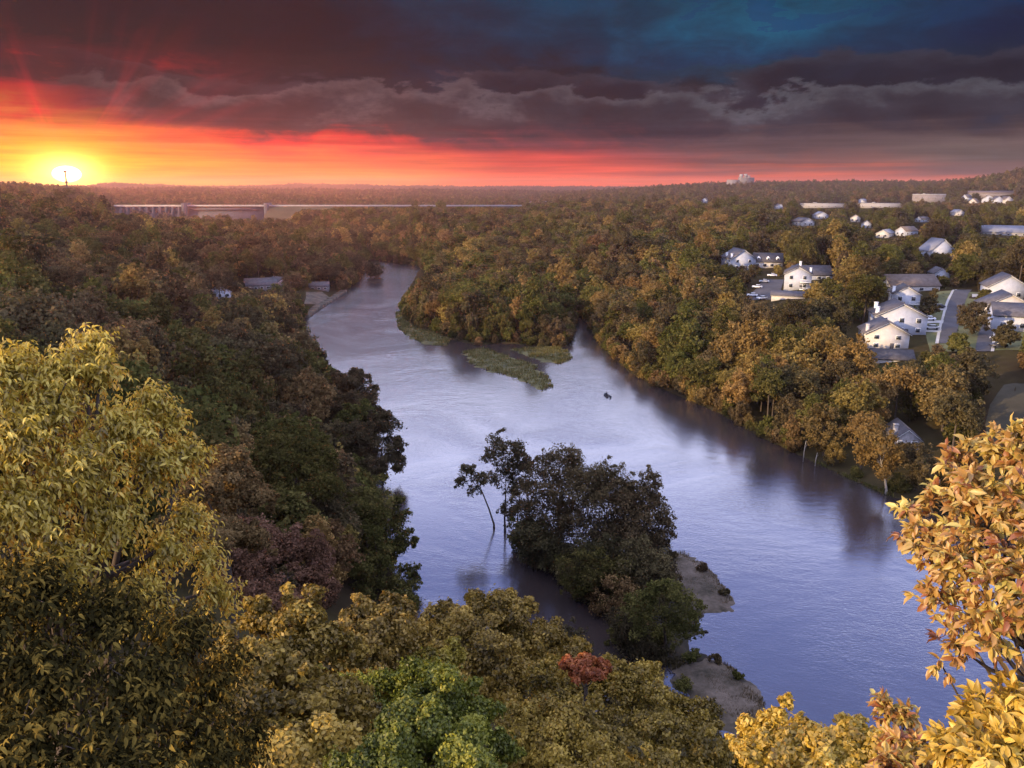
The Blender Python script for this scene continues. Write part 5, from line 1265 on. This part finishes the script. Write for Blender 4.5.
    def gauss(s, v): return math_(nt, 'EXPONENT', math_(nt, 'MULTIPLY', math_(nt, 'MULTIPLY', v, v), -1/(2*s*s)))
    def addc(col, fac, c):
        return mixrgb(nt, 1.0, col, mixrgb(nt, fac, (0,0,0,1), c), 'ADD')
    col = addc(col, math_(nt, 'MULTIPLY', math_(nt, 'MULTIPLY', gauss(4.6, r), sst(0.46, 0.74, rays)), sst(1.0, 3.5, el)), (0.38, 0.006, 0.010, 1))
    col = addc(col, gauss(1.4, r), (0.40, 0.36, 0.0, 1))
    col = addc(col, math_(nt, 'EXPONENT', math_(nt, 'MULTIPLY', math_(nt, 'POWER', math_(nt, 'DIVIDE', r, 0.44), 7.0), -1.0)), (12500, 4200, 1700, 1))
    col = addc(col, gauss(0.80, r), (2.0, 1.7, 0.5, 1))
    # above the cloud bank: evening daylight, with thin pale cloud
    sk = N(nt, 'ShaderNodeTexSky', sky_type='NISHITA'); sk.sun_disc = False; sk.sun_elevation = SUN_EL; sk.sun_rotation = SUN_AZ; sk.dust_density = 1.5; sk.ozone_density = 2.5
    vs = N(nt, 'ShaderNodeVectorMath', operation='SCALE'); nt.links.new(sk.outputs[0], vs.inputs[0]); vs.inputs['Scale'].default_value = 0.10
    pale = ramp(nt, math_(nt, 'DIVIDE', el, 90.0, clamp=True), [(0.0, (2.3,2.25,2.65,1)), (0.20, (2.3,2.3,2.9,1)), (0.28, (0.50,0.58,1.35,1)), (0.40, (0.18,0.26,0.80,1)), (0.58, (0.95,0.93,1.15,1)), (1.0, (1.0,0.96,1.05,1))])
    high = mixrgb(nt, 1.0, pale, vs.outputs[0], 'ADD')
    col = mixrgb(nt, sst(12.8, 18.0, el), col, high)
    nt.links.new(col, bg.inputs[0]); bg.inputs[1].default_value = 1.0
    sun = bpy.data.lights.new('sun', 'SUN'); sun.energy = 5.0; sun.angle = math.radians(0.6); sun.color = (1.0, 0.70, 0.36)
    so = bpy.data.objects.new('sun', sun); C.objects.link(so)
    d = Vector((math.sin(SUN_AZ)*math.cos(SUN_EL), math.cos(SUN_AZ)*math.cos(SUN_EL), math.sin(SUN_EL)))
    so.rotation_euler = d.to_track_quat('Z', 'Y').to_euler()
world()

sc_ = bpy.context.scene
sc_.view_settings.view_transform = 'Standard'; sc_.view_settings.look = 'None'; sc_.view_settings.exposure = 0.58; sc_.view_settings.gamma = 1.0
cy = sc_.cycles
cy.use_denoising = True; cy.max_bounces = 5; cy.diffuse_bounces = 2; cy.glossy_bounces = 2; cy.transmission_bounces = 3; cy.transparent_max_bounces = 4; cy.volume_bounces = 0
cy.caustics_reflective = False; cy.caustics_refractive = False; cy.use_adaptive_sampling = True; cy.adaptive_threshold = 0.015
cy.sample_clamp_indirect = 4.0; cy.sample_clamp_direct = 6.0
bpy.context.scene.world.cycles.sampling_method = 'MANUAL'; bpy.context.scene.world.cycles.sample_map_resolution = 4096
